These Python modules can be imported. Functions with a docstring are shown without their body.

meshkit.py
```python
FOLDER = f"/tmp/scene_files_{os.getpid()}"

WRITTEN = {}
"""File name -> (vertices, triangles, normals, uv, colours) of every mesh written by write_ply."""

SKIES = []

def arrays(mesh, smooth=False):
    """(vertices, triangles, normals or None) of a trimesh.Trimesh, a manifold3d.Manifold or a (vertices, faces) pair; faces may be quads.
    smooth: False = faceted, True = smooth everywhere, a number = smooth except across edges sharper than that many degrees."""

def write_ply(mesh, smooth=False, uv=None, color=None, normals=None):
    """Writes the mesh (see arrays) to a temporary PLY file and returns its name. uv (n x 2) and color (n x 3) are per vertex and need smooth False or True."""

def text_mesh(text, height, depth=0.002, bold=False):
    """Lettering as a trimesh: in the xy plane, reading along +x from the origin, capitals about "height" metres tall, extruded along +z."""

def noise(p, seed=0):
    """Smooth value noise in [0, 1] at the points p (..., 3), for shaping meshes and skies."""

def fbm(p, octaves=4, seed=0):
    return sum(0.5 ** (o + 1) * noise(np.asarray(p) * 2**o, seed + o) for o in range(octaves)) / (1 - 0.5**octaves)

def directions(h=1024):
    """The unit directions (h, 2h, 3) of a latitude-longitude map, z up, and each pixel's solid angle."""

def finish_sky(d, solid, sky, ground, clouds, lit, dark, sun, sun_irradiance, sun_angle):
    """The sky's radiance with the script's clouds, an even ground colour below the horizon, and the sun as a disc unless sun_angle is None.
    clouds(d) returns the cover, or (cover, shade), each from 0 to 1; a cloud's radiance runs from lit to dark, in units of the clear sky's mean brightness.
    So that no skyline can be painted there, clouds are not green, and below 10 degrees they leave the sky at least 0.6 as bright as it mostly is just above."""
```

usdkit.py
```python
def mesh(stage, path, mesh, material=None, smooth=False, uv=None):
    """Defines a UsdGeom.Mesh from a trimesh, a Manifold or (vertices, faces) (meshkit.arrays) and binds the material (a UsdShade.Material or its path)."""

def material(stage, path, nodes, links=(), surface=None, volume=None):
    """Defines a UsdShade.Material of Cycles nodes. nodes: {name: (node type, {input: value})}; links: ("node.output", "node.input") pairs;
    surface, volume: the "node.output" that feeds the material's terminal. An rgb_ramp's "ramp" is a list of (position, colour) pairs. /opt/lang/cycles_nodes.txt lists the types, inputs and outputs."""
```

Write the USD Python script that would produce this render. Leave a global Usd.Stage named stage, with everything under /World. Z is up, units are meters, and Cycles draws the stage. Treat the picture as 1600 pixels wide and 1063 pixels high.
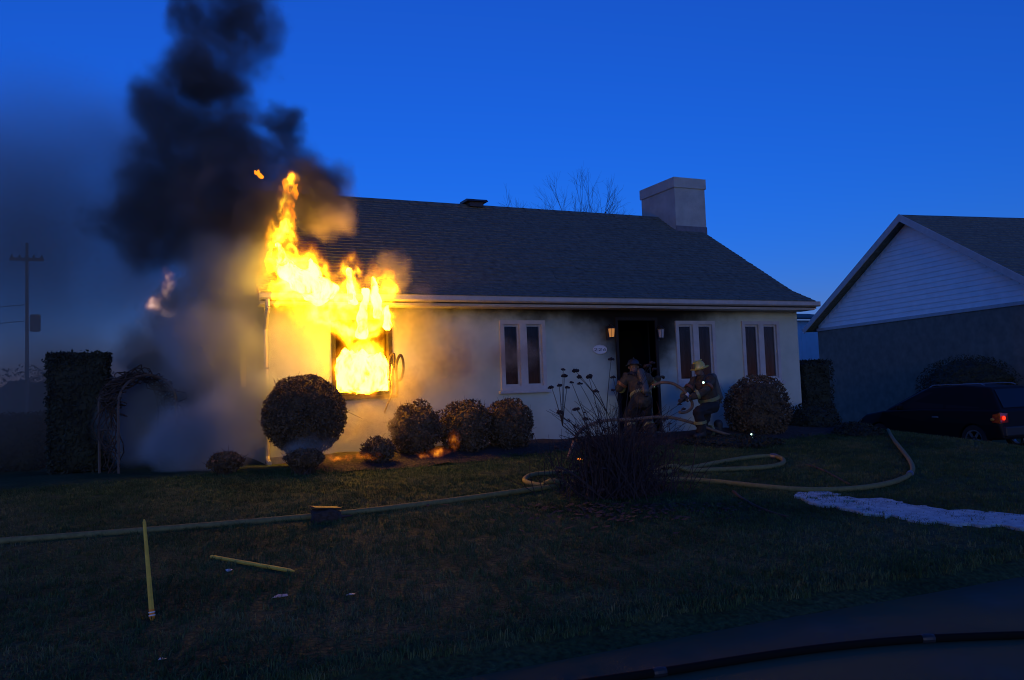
import math, random
import numpy as np, trimesh, manifold3d as m3
from shapely.geometry import Polygon, box as sbox
import usdkit, meshkit
from pxr import Usd, UsdGeom, UsdLux, UsdShade, Gf, Sdf, Vt

stage = Usd.Stage.CreateInMemory()
UsdGeom.SetStageUpAxis(stage, 'Z'); UsdGeom.SetStageMetersPerUnit(stage, 1.0)
UsdGeom.Xform.Define(stage, '/World')
rng = np.random.default_rng(7)
random.seed(7)

# ---------------------------------------------------------------- camera
EYE = np.array([-2.248, -14.334, .979]); YAW, PITCH, ROLL, FPX = .4391, .0636, -.0372, 1330.
fwd = np.array([math.sin(YAW)*math.cos(PITCH), math.cos(YAW)*math.cos(PITCH), math.sin(PITCH)])
_r0 = np.array([math.cos(YAW), -math.sin(YAW), 0]); _u0 = np.cross(_r0, fwd)
right = math.cos(ROLL)*_r0 + math.sin(ROLL)*_u0; upv = -math.sin(ROLL)*_r0 + math.cos(ROLL)*_u0
cam = UsdGeom.Camera.Define(stage, '/World/camera')
cam.CreateHorizontalApertureAttr(36.0); cam.CreateVerticalApertureAttr(36.0*680/1024)
cam.CreateFocalLengthAttr(36.0*FPX/1600); cam.CreateClippingRangeAttr(Gf.Vec2f(.05, 3000))
M = Gf.Matrix4d(*right, 0, *upv, 0, *(-fwd), 0, *EYE, 1)
cam.AddTransformOp().Set(M)
cam.CreateExposureAttr(0.4)

# ---------------------------------------------------------------- sky and twilight
SUN_EL, SUN_AZ = math.radians(4.0), 3.4     # the last glow, behind the camera
SKY_STRENGTH, SKY_TINT = .15, (1.9, .95, 1.66)
sky = UsdLux.DomeLight.Define(stage, '/World/sky')
usdkit.material(stage, '/World/Looks/sky', {
    's': ('sky_texture', {'sky_type': 'single_scattering', 'sun_disc': False, 'sun_elevation': SUN_EL, 'sun_rotation': SUN_AZ, 'ozone_density': 7.0, 'aerosol_density': 0.0, 'air_density': 1.15}),
    't': ('mix_color', {'blend_type': 'multiply', 'fac': 1.0, 'b': SKY_TINT, 'use_clamp': False}),
    'b': ('background_shader', {'strength': SKY_STRENGTH})},
    [('s.color', 't.a'), ('t.result', 'b.color')], surface='b.background')
UsdShade.MaterialBindingAPI.Apply(sky.GetPrim()).Bind(UsdShade.Material.Get(stage, '/World/Looks/sky'))
sky.GetPrim().SetCustomDataByKey('kind', 'structure')
sun = UsdLux.DistantLight.Define(stage, '/World/sun')
sun.CreateNormalizeAttr(True); sun.CreateIntensityAttr(.045); sun.CreateAngleAttr(20.0); sun.CreateColorAttr(Gf.Vec3f(1, .95, .72))
_sd = np.array([math.sin(SUN_AZ)*math.cos(SUN_EL), math.cos(SUN_AZ)*math.cos(SUN_EL), math.sin(SUN_EL)])
_sx = np.cross([0, 0, 1.], _sd); _sx /= np.linalg.norm(_sx); _sy = np.cross(_sd, _sx)
sun.AddTransformOp().Set(Gf.Matrix4d(*_sx, 0, *_sy, 0, *_sd, 0, 0, 0, 30, 1))

# ---------------------------------------------------------------- helpers
def ray(px, py): return fwd + (px-800)/FPX*right - (py-531.5)/FPX*upv
def on_y(px, py, y): d = ray(px, py); return EYE + (y-EYE[1])/d[1]*d
def on_z(px, py, z): d = ray(px, py); return EYE + (z-EYE[2])/d[2]*d
def smooth01(t): t = np.clip(t, 0, 1); return t*t*(3-2*t)
STREET_Z = -.65
def ground_z(x, y):
    """Height of the lawn and drive: level by the house, falling to the street, lower beyond the house's right end."""
    x, y = np.asarray(x, float), np.asarray(y, float)
    lawn = -.52*np.clip((-y-1.0)/8.65, 0, 1)
    drive = -.63
    t = smooth01((x-12.1-.12*np.clip(y, -9, 2))/1.9)
    return lawn*(1-t)+drive*t
def on_ground(px, py, lift=0.):
    z = -.2
    for _ in range(40):
        p = on_z(px, py, z); z = .6*z+.4*(float(ground_z(p[0], p[1]))+lift)
    return on_z(px, py, z)

used = {}
def numbered(parent, name):
    k = used.get((parent, name), 0); used[(parent, name)] = k+1
    return f'{parent}/{name}' if k == 0 else f'{parent}/{name}_{k:03d}'
def keys(prim, **kw):
    for k, v in kw.items():
        if v: prim.SetCustomDataByKey(k, v)
def thing(name, label, category, group=None, loc=None):
    path = numbered('/World', name); x = UsdGeom.Xform.Define(stage, path)
    if loc is not None: x.AddTranslateOp().Set(Gf.Vec3d(*map(float, loc)))
    keys(x.GetPrim(), label=label, category=category, group=group)
    return path
def obj(name, mesh, material, parent='/World', smooth=False, **kw):
    path = numbered(parent, name)
    m = usdkit.mesh(stage, path, mesh, f'/World/Looks/{material}', smooth=smooth)
    keys(m.GetPrim(), **kw)
    return path
def empty(name, parent, **kw):
    path = numbered(parent, name); keys(UsdGeom.Xform.Define(stage, path).GetPrim(), **kw); return path
def structure(name, mesh, material, **kw): return obj(name, mesh, material, kind='structure', **kw)
cat = trimesh.util.concatenate
T = trimesh.transformations
def bx(x0, x1, y0, y1, z0, z1): return trimesh.creation.box([x1-x0, y1-y0, z1-z0], T.translation_matrix([(x0+x1)/2, (y0+y1)/2, (z0+z1)/2]))
def rbx(size, at, yaw=0, pitch=0, roll=0):
    return trimesh.creation.box(size, T.translation_matrix(at) @ T.euler_matrix(roll, pitch, yaw))
def soft_box(size, r, at=(0, 0, 0), R=None):
    """A box with rounded edges."""
    s = np.array(size)/2-r
    pts = np.array([[i, j, k] for i in (-1, 1) for j in (-1, 1) for k in (-1, 1)])*s
    ball = trimesh.creation.icosphere(1, r).vertices
    m = trimesh.convex.convex_hull((pts[:, None]+ball[None]).reshape(-1, 3))
    if R is not None: m.apply_transform(R)
    m.apply_translation(at); return m
def tube(points, radii, sides=8, cap=True):
    p = np.asarray(points, float); n = len(p); radii = np.broadcast_to(radii, (n,))
    t = np.gradient(p, axis=0); t /= np.linalg.norm(t, axis=1, keepdims=True)+1e-12
    a = np.cross(t[0], [0, 0, 1.]) if abs(t[0][2]) < .9 else np.cross(t[0], [1., 0, 0]); a /= np.linalg.norm(a)
    A = []
    for k in range(n):
        a = a-t[k]*(a@t[k]); a /= np.linalg.norm(a)+1e-12; A.append(a)
    A = np.array(A); B = np.cross(t, A); g = np.arange(sides)*2*np.pi/sides
    v = p[:, None]+radii[:, None, None]*(np.cos(g)[None, :, None]*A[:, None]+np.sin(g)[None, :, None]*B[:, None])
    i, j = np.meshgrid(np.arange(n-1), np.arange(sides), indexing='ij')
    q = np.stack([i*sides+j, i*sides+(j+1) % sides, (i+1)*sides+(j+1) % sides, (i+1)*sides+j], -1).reshape(-1, 4)
    f = [q[:, [0, 1, 2]], q[:, [0, 2, 3]]]; v = v.reshape(-1, 3)
    if cap:
        f += [[[0, k+1, k] for k in range(1, sides-1)], [[(n-1)*sides, (n-1)*sides+k, (n-1)*sides+k+1] for k in range(1, sides-1)]]
    return trimesh.Trimesh(v, np.vstack(f), process=False)
def spline(pts, n):
    from scipy.interpolate import CubicSpline
    p = np.asarray(pts, float); d = np.r_[0, np.cumsum(np.sqrt(np.linalg.norm(np.diff(p, axis=0), axis=1)))]
    return CubicSpline(d, p)(np.linspace(0, d[-1], n))
def lathe(profile, at=(0, 0, 0), sections=20, R=None):
    m = trimesh.creation.revolve(np.array(profile), sections=sections)
    if R is not None: m.apply_transform(R)
    m.apply_translation(at); return m
def extrude_y(poly, y0, y1):
    """A shapely polygon in (x, z) made solid from y0 to y1."""
    m = trimesh.creation.extrude_polygon(poly, y1-y0, engine='earcut')
    m.apply_transform(np.array([[1, 0, 0, 0], [0, 0, -1, y1], [0, 1, 0, 0], [0, 0, 0, 1.]])); return m
def extrude_x(poly, x0, x1):
    """A shapely polygon in (y, z) made solid from x0 to x1."""
    m = trimesh.creation.extrude_polygon(poly, x1-x0, engine='earcut')
    m.apply_transform(np.array([[0, 0, 1, x0], [1, 0, 0, 0], [0, 1, 0, 0], [0, 0, 0, 1.]])); return m
def ball(c, r, sub=2): m = trimesh.creation.icosphere(sub, 1.0); m.apply_scale(r); m.apply_translation(c); return m
def to_tm(man): m = man.to_mesh(); return trimesh.Trimesh(m.vert_properties[:, :3], m.tri_verts, process=False)
def hull_pts(v): return m3.Manifold.hull_points(np.asarray(v, float))
def capsule(a, b, ra, rb, sub=1):
    s = trimesh.creation.icosphere(sub, 1.).vertices
    return hull_pts(np.vstack([np.array(a)+s*ra, np.array(b)+s*rb]))
def union(ms):
    return m3.Manifold.batch_boolean(list(ms), m3.OpType.Add)
def organic(bones, edge=.03, it=8):
    """Bones (a, b, ra, rb) joined into one smooth continuous surface."""
    m = to_tm(union([capsule(*b) for b in bones]).refine_to_length(edge))
    m = trimesh.Trimesh(m.vertices, m.faces, process=True)
    trimesh.smoothing.filter_taubin(m, iterations=it); return m

# ---------------------------------------------------------------- materials
def mat(name, color, rough=.7, metal=0., noise=None, bump=None, dark=None, spec=.5, coat=0., **extra):
    """Principled surface; noise = (scale, low, high) multiplies the colour; bump = (scale, distance)."""
    nodes = {'p': ('principled_bsdf', {'base_color': color, 'roughness': rough, 'metallic': metal, 'specular_ior_level': spec, 'coat_weight': coat, **extra}), 'g': ('geometry', {})}
    links = []
    if noise:
        s, lo, hi = noise
        nodes['n'] = ('noise_texture', {'scale': s, 'detail': 6., 'roughness': .62})
        nodes['r'] = ('rgb_ramp', {'ramp': [(.28, tuple(c*lo for c in color)), (.72, tuple(min(.95, c*hi) for c in color))]})
        links += [('g.position', 'n.vector'), ('n.fac', 'r.fac'), ('r.color', 'p.base_color')]
    if bump:
        s, d = bump
        nodes['bn'] = ('noise_texture', {'scale': s, 'detail': 4.}); nodes['b'] = ('bump', {'distance': d, 'strength': 1.0})
        links += [('g.position', 'bn.vector'), ('bn.fac', 'b.height'), ('b.normal', 'p.normal')]
    return usdkit.material(stage, f'/World/Looks/{name}', nodes, links, surface='p.BSDF')
def glow(name, color, strength):
    return usdkit.material(stage, f'/World/Looks/{name}', {'e': ('emission', {'color': color, 'strength': strength})}, surface='e.emission')

mat('white_trim', (.48, .46, .42), .45, noise=(6, .8, 1.05))
mat('roof_shingle', (.10, .12, .095), .92, noise=(9, .55, 1.5), bump=(160, .004))
mat('roof_shingle_dark', (.092, .111, .088), .92, noise=(9, .6, 1.5), bump=(160, .004))
mat('roof_deck', (.05, .048, .05), .95)
mat('concrete', (.28, .27, .25), .9, noise=(5, .6, 1.2), bump=(60, .004))
mat('black_metal', (.02, .02, .02), .45)
mat('grey_metal', (.16, .16, .17), .5, metal=.5, noise=(14, .7, 1.1))
mat('dark_interior', (.02, .017, .015), .9)
mat('charred_wood', (.012, .010, .009), .85, bump=(40, .01))
mat('soot_wood', (.05, .03, .02), .7, noise=(12, .4, 1.4))
mat('curtain', (.022, .014, .02), .9, noise=(3, .6, 1.2))
mat('plaque_white', (.6, .6, .58), .4)
mat('plaque_ink', (.05, .05, .08), .6)
mat('siding', (.90, .90, .84), .55, noise=(3, .88, 1.03))
mat('brick_grey', (.20, .17, .12), .9, noise=(4, .7, 1.2), bump=(45, .008))
mat('bush_brown', (.11, .075, .040), .9, noise=(5, .5, 1.5))
mat('bush_twig', (.055, .038, .026), .9, noise=(9, .5, 1.4))
mat('evergreen', (.020, .028, .014), .85, noise=(4, .45, 1.4))
mat('bark', (.05, .04, .032), .95, noise=(12, .6, 1.3))
mat('seed_head', (.035, .022, .02), .95, noise=(40, .5, 1.5))
mat('hose_canvas', (.17, .165, .055), .8, noise=(22, .65, 1.15), bump=(300, .002))
mat('hose_brown', (.19, .12, .07), .8, noise=(22, .65, 1.15))
mat('hose_black', (.008, .008, .007), .95, spec=.1, bump=(200, .002))
mat('stake_wood', (.66, .44, .05), .7, noise=(18, .75, 1.2))
mat('stake_orange', (.85, .26, .01), .5)
mat('tape_white', (.75, .72, .65), .35)
mat('turnout_cloth', (.055, .046, .032), .9, noise=(14, .55, 1.3), bump=(70, .004))
mat('turnout_dark', (.018, .017, .016), .9, noise=(14, .6, 1.4), bump=(70, .004))
mat('reflective_tape', (.20, .21, .09), .35)
mat('reflective_orange', (.20, .075, .03), .4)
mat('helmet_yellow', (.55, .42, .06), .35, coat=.4)
mat('helmet_black', (.03, .03, .03), .35, coat=.4)
mat('skin', (.16, .10, .075), .6)
mat('glove_leather', (.05, .04, .03), .85)
mat('boot_rubber', (.02, .02, .02), .6)
mat('tank_steel', (.07, .07, .06), .5)
mat('car_paint', (.007, .007, .008), .55, spec=.15)
mat('car_trim', (.015, .015, .015), .5)
mat('tyre_rubber', (.02, .02, .02), .9)
mat('wheel_metal', (.3, .3, .31), .35, metal=.8)
mat('lamp_clear', (.4, .4, .4), .15, coat=.6)
mat('lamp_amber', (.5, .22, .03), .2, coat=.6)
mat('lamp_red', (.25, .01, .008), .2, coat=.6)
mat('plate_white', (.6, .6, .6), .5)
mat('debris_char', (.05, .035, .025), .85, noise=(18, .4, 1.6), bump=(30, .02))
mat('pale_scrap', (.5, .42, .33), .8)
mat('pole_wood', (.22, .2, .17), .95)
mat('mulch', (.030, .022, .017), .95, noise=(14, .4, 1.6), bump=(18, .05))
mat('trellis_wood', (.10, .085, .07), .9)
glow('lantern_glow', (1, .40, .12), .32)
glow('tail_glow', (1, .03, .01), 1.6)
glow('torch_glow', (.55, 1, .80), 3.0)
glow('ember_glow', (1, .22, .02), 1.6)
usdkit.material(stage, '/World/Looks/window_glass', {
    't': ('transparent_bsdf', {'color': (.8, .82, .85)}), 'g': ('glossy_bsdf', {'roughness': .06, 'color': (.6, .55, .65)}),
    'f': ('fresnel', {'IOR': 1.33}), 'm': ('mix_closure', {})},
    [('f.fac', 'm.fac'), ('t.BSDF', 'm.closure1'), ('g.BSDF', 'm.closure2')], surface='m.closure')

# lawn: dead winter grass, olive and brown patches
usdkit.material(stage, '/World/Looks/lawn', {
    'g': ('geometry', {}), 'n': ('noise_texture', {'scale': .8, 'detail': 6., 'roughness': .65}), 'n2': ('noise_texture', {'scale': 26., 'detail': 4.}),
    'r': ('rgb_ramp', {'ramp': [(.30, (.018, .040, .015)), (.5, (.044, .092, .034)), (.68, (.088, .115, .048))]}),
    'r2': ('rgb_ramp', {'ramp': [(.3, (.35, .35, .35)), (.7, (1., 1., 1.))]}),
    'm': ('mix_color', {'blend_type': 'multiply', 'fac': 1.0}), 'b': ('bump', {'distance': .03, 'strength': 1.}),
    'p': ('principled_bsdf', {'roughness': .95, 'specular_ior_level': .15})},
    [('g.position', 'n.vector'), ('g.position', 'n2.vector'), ('n.fac', 'r.fac'), ('n2.fac', 'r2.fac'), ('r.color', 'm.a'), ('r2.color', 'm.b'), ('m.result', 'p.base_color'),
     ('n2.fac', 'b.height'), ('b.normal', 'p.normal')], surface='p.BSDF')
usdkit.material(stage, '/World/Looks/grass_blade', {
    'o': ('object_info', {}), 'r': ('rgb_ramp', {'ramp': [(0, (.6, .7, .6)), (.7, (1.1, 1., 1.)), (1, (2., 1.5, 1.6))]}), 'n': ('noise_texture', {'scale': .8, 'detail': 6., 'roughness': .65}),
    'rl': ('rgb_ramp', {'ramp': [(.30, (.019, .046, .016)), (.5, (.052, .105, .036)), (.68, (.108, .130, .055))]}), 'm': ('mix_color', {'blend_type': 'multiply', 'fac': 1., 'use_clamp': False}),
    'p': ('principled_bsdf', {'roughness': .85, 'specular_ior_level': .2})}, [('o.location', 'n.vector'), ('n.fac', 'rl.fac'), ('o.random', 'r.fac'), ('rl.color', 'm.a'), ('r.color', 'm.b'), ('m.result', 'p.base_color')], surface='p.BSDF')
usdkit.material(stage, '/World/Looks/asphalt', {
    'g': ('geometry', {}), 'n': ('noise_texture', {'scale': 1.1, 'detail': 5.}), 'n2': ('noise_texture', {'scale': 180., 'detail': 3.}),
    'r': ('rgb_ramp', {'ramp': [(.3, (.034, .042, .019)), (.7, (.062, .078, .034))]}), 'rr': ('map_range', {'from_min': .35, 'from_max': .65, 'to_min': .6, 'to_max': .95, 'clamp': True}),
    'b': ('bump', {'distance': .006, 'strength': .8}), 'p': ('principled_bsdf', {'specular_ior_level': .25})},
    [('g.position', 'n.vector'), ('g.position', 'n2.vector'), ('n.fac', 'r.fac'), ('r.color', 'p.base_color'), ('n.fac', 'rr.value'), ('rr.result', 'p.roughness'), ('n2.fac', 'b.height'), ('b.normal', 'p.normal')], surface='p.BSDF')
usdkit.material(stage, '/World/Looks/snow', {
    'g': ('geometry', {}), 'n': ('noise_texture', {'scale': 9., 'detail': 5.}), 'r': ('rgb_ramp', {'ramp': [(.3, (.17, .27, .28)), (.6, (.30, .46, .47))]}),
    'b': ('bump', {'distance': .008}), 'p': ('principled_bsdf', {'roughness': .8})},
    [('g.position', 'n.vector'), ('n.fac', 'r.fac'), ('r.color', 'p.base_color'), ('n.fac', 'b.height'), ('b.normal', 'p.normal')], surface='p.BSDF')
# stucco of the burning house: pale render, soot above the doorway and along the eave, scorch round the burning window
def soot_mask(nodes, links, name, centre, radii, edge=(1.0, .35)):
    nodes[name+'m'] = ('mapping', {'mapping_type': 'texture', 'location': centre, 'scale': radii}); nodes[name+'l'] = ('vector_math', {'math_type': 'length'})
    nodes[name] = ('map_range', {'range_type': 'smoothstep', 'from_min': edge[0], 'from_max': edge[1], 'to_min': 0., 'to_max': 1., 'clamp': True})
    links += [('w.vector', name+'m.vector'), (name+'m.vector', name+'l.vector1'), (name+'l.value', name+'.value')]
nodes = {'g': ('geometry', {}), 'n': ('noise_texture', {'scale': 1.6, 'detail': 6., 'roughness': .6}), 'nf': ('noise_texture', {'scale': 90., 'detail': 3.}),
         'w': ('vector_math', {'math_type': 'multiply_add', 'vector2': (.7, .7, .7)}),
         'r': ('rgb_ramp', {'ramp': [(.3, (.42, .46, .36)), (.7, (.54, .58, .47))]}),
         'b': ('bump', {'distance': .008, 'strength': .7}), 'p': ('principled_bsdf', {'roughness': .92, 'specular_ior_level': .2})}
links = [('g.position', 'n.vector'), ('g.position', 'nf.vector'), ('n.color', 'w.vector1'), ('g.position', 'w.vector3'), ('n.fac', 'r.fac'), ('nf.fac', 'b.height'), ('b.normal', 'p.normal')]
last = 'r.color'
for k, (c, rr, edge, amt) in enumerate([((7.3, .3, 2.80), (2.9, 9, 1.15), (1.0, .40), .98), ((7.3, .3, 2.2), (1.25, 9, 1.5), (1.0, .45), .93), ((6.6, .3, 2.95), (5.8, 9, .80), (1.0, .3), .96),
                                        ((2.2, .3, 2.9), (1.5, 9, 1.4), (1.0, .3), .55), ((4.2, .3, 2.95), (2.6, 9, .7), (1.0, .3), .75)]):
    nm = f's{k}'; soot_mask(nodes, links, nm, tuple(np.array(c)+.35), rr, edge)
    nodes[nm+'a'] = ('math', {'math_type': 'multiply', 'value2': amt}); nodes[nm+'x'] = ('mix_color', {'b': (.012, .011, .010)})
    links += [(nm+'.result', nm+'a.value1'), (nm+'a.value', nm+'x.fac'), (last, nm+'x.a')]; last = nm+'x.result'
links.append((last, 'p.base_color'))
usdkit.material(stage, '/World/Looks/stucco', nodes, links, surface='p.BSDF')
mat('chimney_stucco', (.34, .41, .40), .92, noise=(2.2, .75, 1.1), bump=(90, .006))

def puff(name, blobs, density, color, warp=(1.2, .5), edge=(1.0, .45), mottled=(2.6, .35, 1.0), anisotropy=0., emission=None, rotz=0., absorb=(0, 0, 0), stretch=(1, 1, 1), detail=3.):
    """A cloud of smoke or flame: soft overlapping ellipsoids whose outline is broken up by noise. blobs: (centre, radii, tilt about y)."""
    s, amp = warp
    nd = {'g': ('geometry', {}), 'mp': ('vector_math', {'math_type': 'multiply', 'vector2': stretch}), 'n': ('noise_texture', {'scale': s, 'detail': detail, 'roughness': .58}),
          'w': ('vector_math', {'math_type': 'multiply_add', 'vector2': (amp,)*3})}
    ln = [('g.position', 'mp.vector1'), ('mp.vector', 'n.vector'), ('n.color', 'w.vector1'), ('g.position', 'w.vector3')]
    last = None
    for k, (c, r, tilt) in enumerate(blobs):
        r = np.broadcast_to(np.asarray(r, float), 3); c = np.array(c, float)+.5*amp
        nd[f'm{k}'] = ('vector_math', {'math_type': 'multiply_add', 'vector2': tuple(1/r), 'vector3': tuple(-c/r)})
        nd[f'l{k}'] = ('vector_math', {'math_type': 'length'})
        ln += [('w.vector', f'm{k}.vector1'), (f'm{k}.vector', f'l{k}.vector1')]
        if last is None: last = f'l{k}.value'
        else:
            nd[f'x{k}'] = ('math', {'math_type': 'smoothmin', 'value3': .18}); ln += [(last, f'x{k}.value1'), (f'l{k}.value', f'x{k}.value2')]; last = f'x{k}.value'
    nd['f'] = ('map_range', {'range_type': 'smoothstep', 'from_min': edge[0], 'from_max': edge[1], 'to_min': 0., 'to_max': 1., 'clamp': True}); ln.append((last, 'f.value'))
    ms, lo, hi = mottled
    nd['n2'] = ('noise_texture', {'scale': ms, 'detail': 1.5, 'roughness': .6}); nd['f2'] = ('map_range', {'from_min': .35, 'from_max': .65, 'to_min': lo, 'to_max': hi, 'clamp': True})
    nd['ff'] = ('math', {'math_type': 'multiply'}); nd['d'] = ('math', {'math_type': 'multiply', 'value2': density})
    nd['v'] = ('principled_volume', {'color': color, 'anisotropy': anisotropy, 'absorption_color': absorb})
    ln += [('w.vector', 'n2.vector'), ('n2.fac', 'f2.value'), ('f.result', 'ff.value1'), ('f2.result', 'ff.value2'), ('ff.value', 'd.value1'), ('d.value', 'v.density')]
    if emission:
        strength, ramp = emission
        nd['er'] = ('rgb_ramp', {'ramp': ramp}); nd['es'] = ('math', {'math_type': 'multiply', 'value2': strength})
        nd['ep'] = ('math', {'math_type': 'power', 'value2': 2.2})
        ln += [('ff.value', 'er.fac'), ('ff.value', 'ep.value1'), ('ep.value', 'es.value1'), ('er.color', 'v.emission_color'), ('es.value', 'v.emission_strength')]
    usdkit.material(stage, f'/World/Looks/{name}', nd, ln, volume='v.volume')
def veil_mat(name, density, color):
    usdkit.material(stage, f'/World/Looks/{name}', {'v': ('principled_volume', {'color': color, 'density': density})}, volume='v.volume')
def puff_domain(blobs, grow=1.25, extra=.1, floor=None):
    """The closed surface round the ellipsoids."""
    parts = []
    for c, r, tilt in blobs:
        m = trimesh.creation.icosphere(2, 1.0); m.apply_scale(np.broadcast_to(r, 3)*grow+extra); m.apply_transform(T.rotation_matrix(tilt, [0, 1, 0])); m.apply_translation(c)
        parts.append(hull_pts(m.vertices))
    return to_tm(union(parts))
def blob_px(px, py, r, Y, depth=1.0, rz=None, tilt=0.):
    """A blob at a plane y = Y, given by its centre and radius as seen from the street."""
    c = on_y(px, py, Y); k = float((c-EYE) @ fwd)/FPX
    return (c, (r*k, r*k*depth, (rz if rz else r)*k), tilt)

# ================================================================= the setting
KERB_Y = -9.72
def kerb_y(x): return KERB_Y-.045*np.clip(x-1.5, 0, 40)**1.15*.6
gx = np.unique(np.r_[np.linspace(-300, -14, 14), np.linspace(-14, 22, 145), np.linspace(22, 300, 14)])
gy = np.r_[np.linspace(0, 1, 60)]
rows = []
for x in gx:                                       # the lawn sheet ends in a turf edge at the street
    ky = kerb_y(x); ys = ky+(gy**1.6)*(320-ky)*1.0
    ys[:48] = ky+np.linspace(0, 12-ky, 48); ys[48:] = np.geomspace(13, 320, 12)
    rows.append(np.c_[np.full(60, x), ys])
P2 = np.array(rows)                                 # (nx, 60, 2)
Zg = ground_z(P2[..., 0], P2[..., 1])+.05*(meshkit.fbm(np.dstack([P2*.9, np.zeros(P2.shape[:2])]), 3)-.5)*(P2[..., 1] < 14)
edge_drop = smooth01((P2[..., 1]-(kerb_y(P2[..., 0])+.0))/.22)
Zg = np.where(edge_drop < 1, (STREET_Z-.05)*(1-edge_drop)+Zg*edge_drop, Zg)
def sheet(P, Z):
    nx, ny = Z.shape; v = np.dstack([P, Z]).reshape(-1, 3)
    i, j = np.meshgrid(np.arange(nx-1), np.arange(ny-1), indexing='ij'); a = i*ny+j
    q = np.stack([a, a+ny, a+ny+1, a+1], -1).reshape(-1, 4)
    return v, q
structure('lawn', sheet(P2, Zg), 'lawn', smooth=True, label='dark winter lawn sloping from the house down to the street')
sx_ = np.unique(np.r_[np.linspace(-300, -10, 8), np.linspace(-10, 20, 31), np.linspace(20, 300, 8)])
sp = np.array([np.c_[np.full(24, x), np.r_[np.linspace(-60, -16, 8), np.linspace(-15.5, kerb_y(x)+.1, 16)]] for x in sx_])
structure('street', sheet(sp, STREET_Z+.012*(meshkit.fbm(np.dstack([sp*.7, np.zeros(sp.shape[:2])]), 2)-.5)), 'asphalt', smooth=True, label='dark asphalt street along the foot of the lawn')
# ground behind the camera, across the street
structure('ground', sheet(np.array([np.c_[[x]*2, [-300., -59.9]] for x in (-300., 300.)]), np.full((2, 2), STREET_Z-.02)), 'lawn', label='ground across the street')
# mulch bed under the facade
bp = np.array([np.c_[np.full(12, x), np.linspace(-1.75-.25*math.sin(x*.9), -.02, 12)] for x in np.linspace(.2, 13.2, 60)])
bfade = smooth01(np.minimum(bp[..., 0]-.2, 13.2-bp[..., 0])/.9)
bz = ground_z(bp[..., 0], bp[..., 1])+bfade*.12*np.sin(np.linspace(0, np.pi*.62, 12))[None]+bfade*.09*(meshkit.fbm(np.dstack([bp*3, np.zeros(bp.shape[:2])]), 3)-.5)-.012*(1-bfade)
structure('flower_bed', sheet(bp, bz), 'mulch', smooth=True, label='dark mulch bed along the foot of the facade')

# ================================================================= the burning house
L, HE, HR, D2, OV, OX = 11.475, 2.756, 5.46, 4.04, .45, .12
DEEP = 2*D2
KY, KZ = .25, 5.46-.63*(4.04-.25)                    # where the roof's lower, flatter skirt begins
def roof_z(y):
    y = y if y <= D2 else DEEP-y
    return KZ+(y-KY)*(HR-KZ)/(D2-KY) if y >= KY else HE+(y+OV)*(KZ-HE)/(KY+OV)
house = thing('burning_house', 'pale rendered bungalow on fire, with grey shingle roof and broad chimney', 'house')
ZT, ZB = 2.335, 1.07
WINDOWS = [(4.25, 5.15), (8.20, 9.16), (9.92, 10.90)]
BURN = (1.12, 2.14); DOOR = (6.80, 7.68)
facade = Polygon([(0, -.3), (L, -.3), (L, HE-.02), (0, HE-.02)])
for x0, x1 in WINDOWS: facade = facade.difference(sbox(x0, ZB, x1, ZT))
facade = facade.difference(sbox(BURN[0], ZB, BURN[1], ZT)).difference(sbox(DOOR[0], .12, DOOR[1], 2.36))
obj('wall', extrude_y(facade, 0, .24), 'stucco', house, label='pale rendered front wall blackened by soot round the door')
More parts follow.
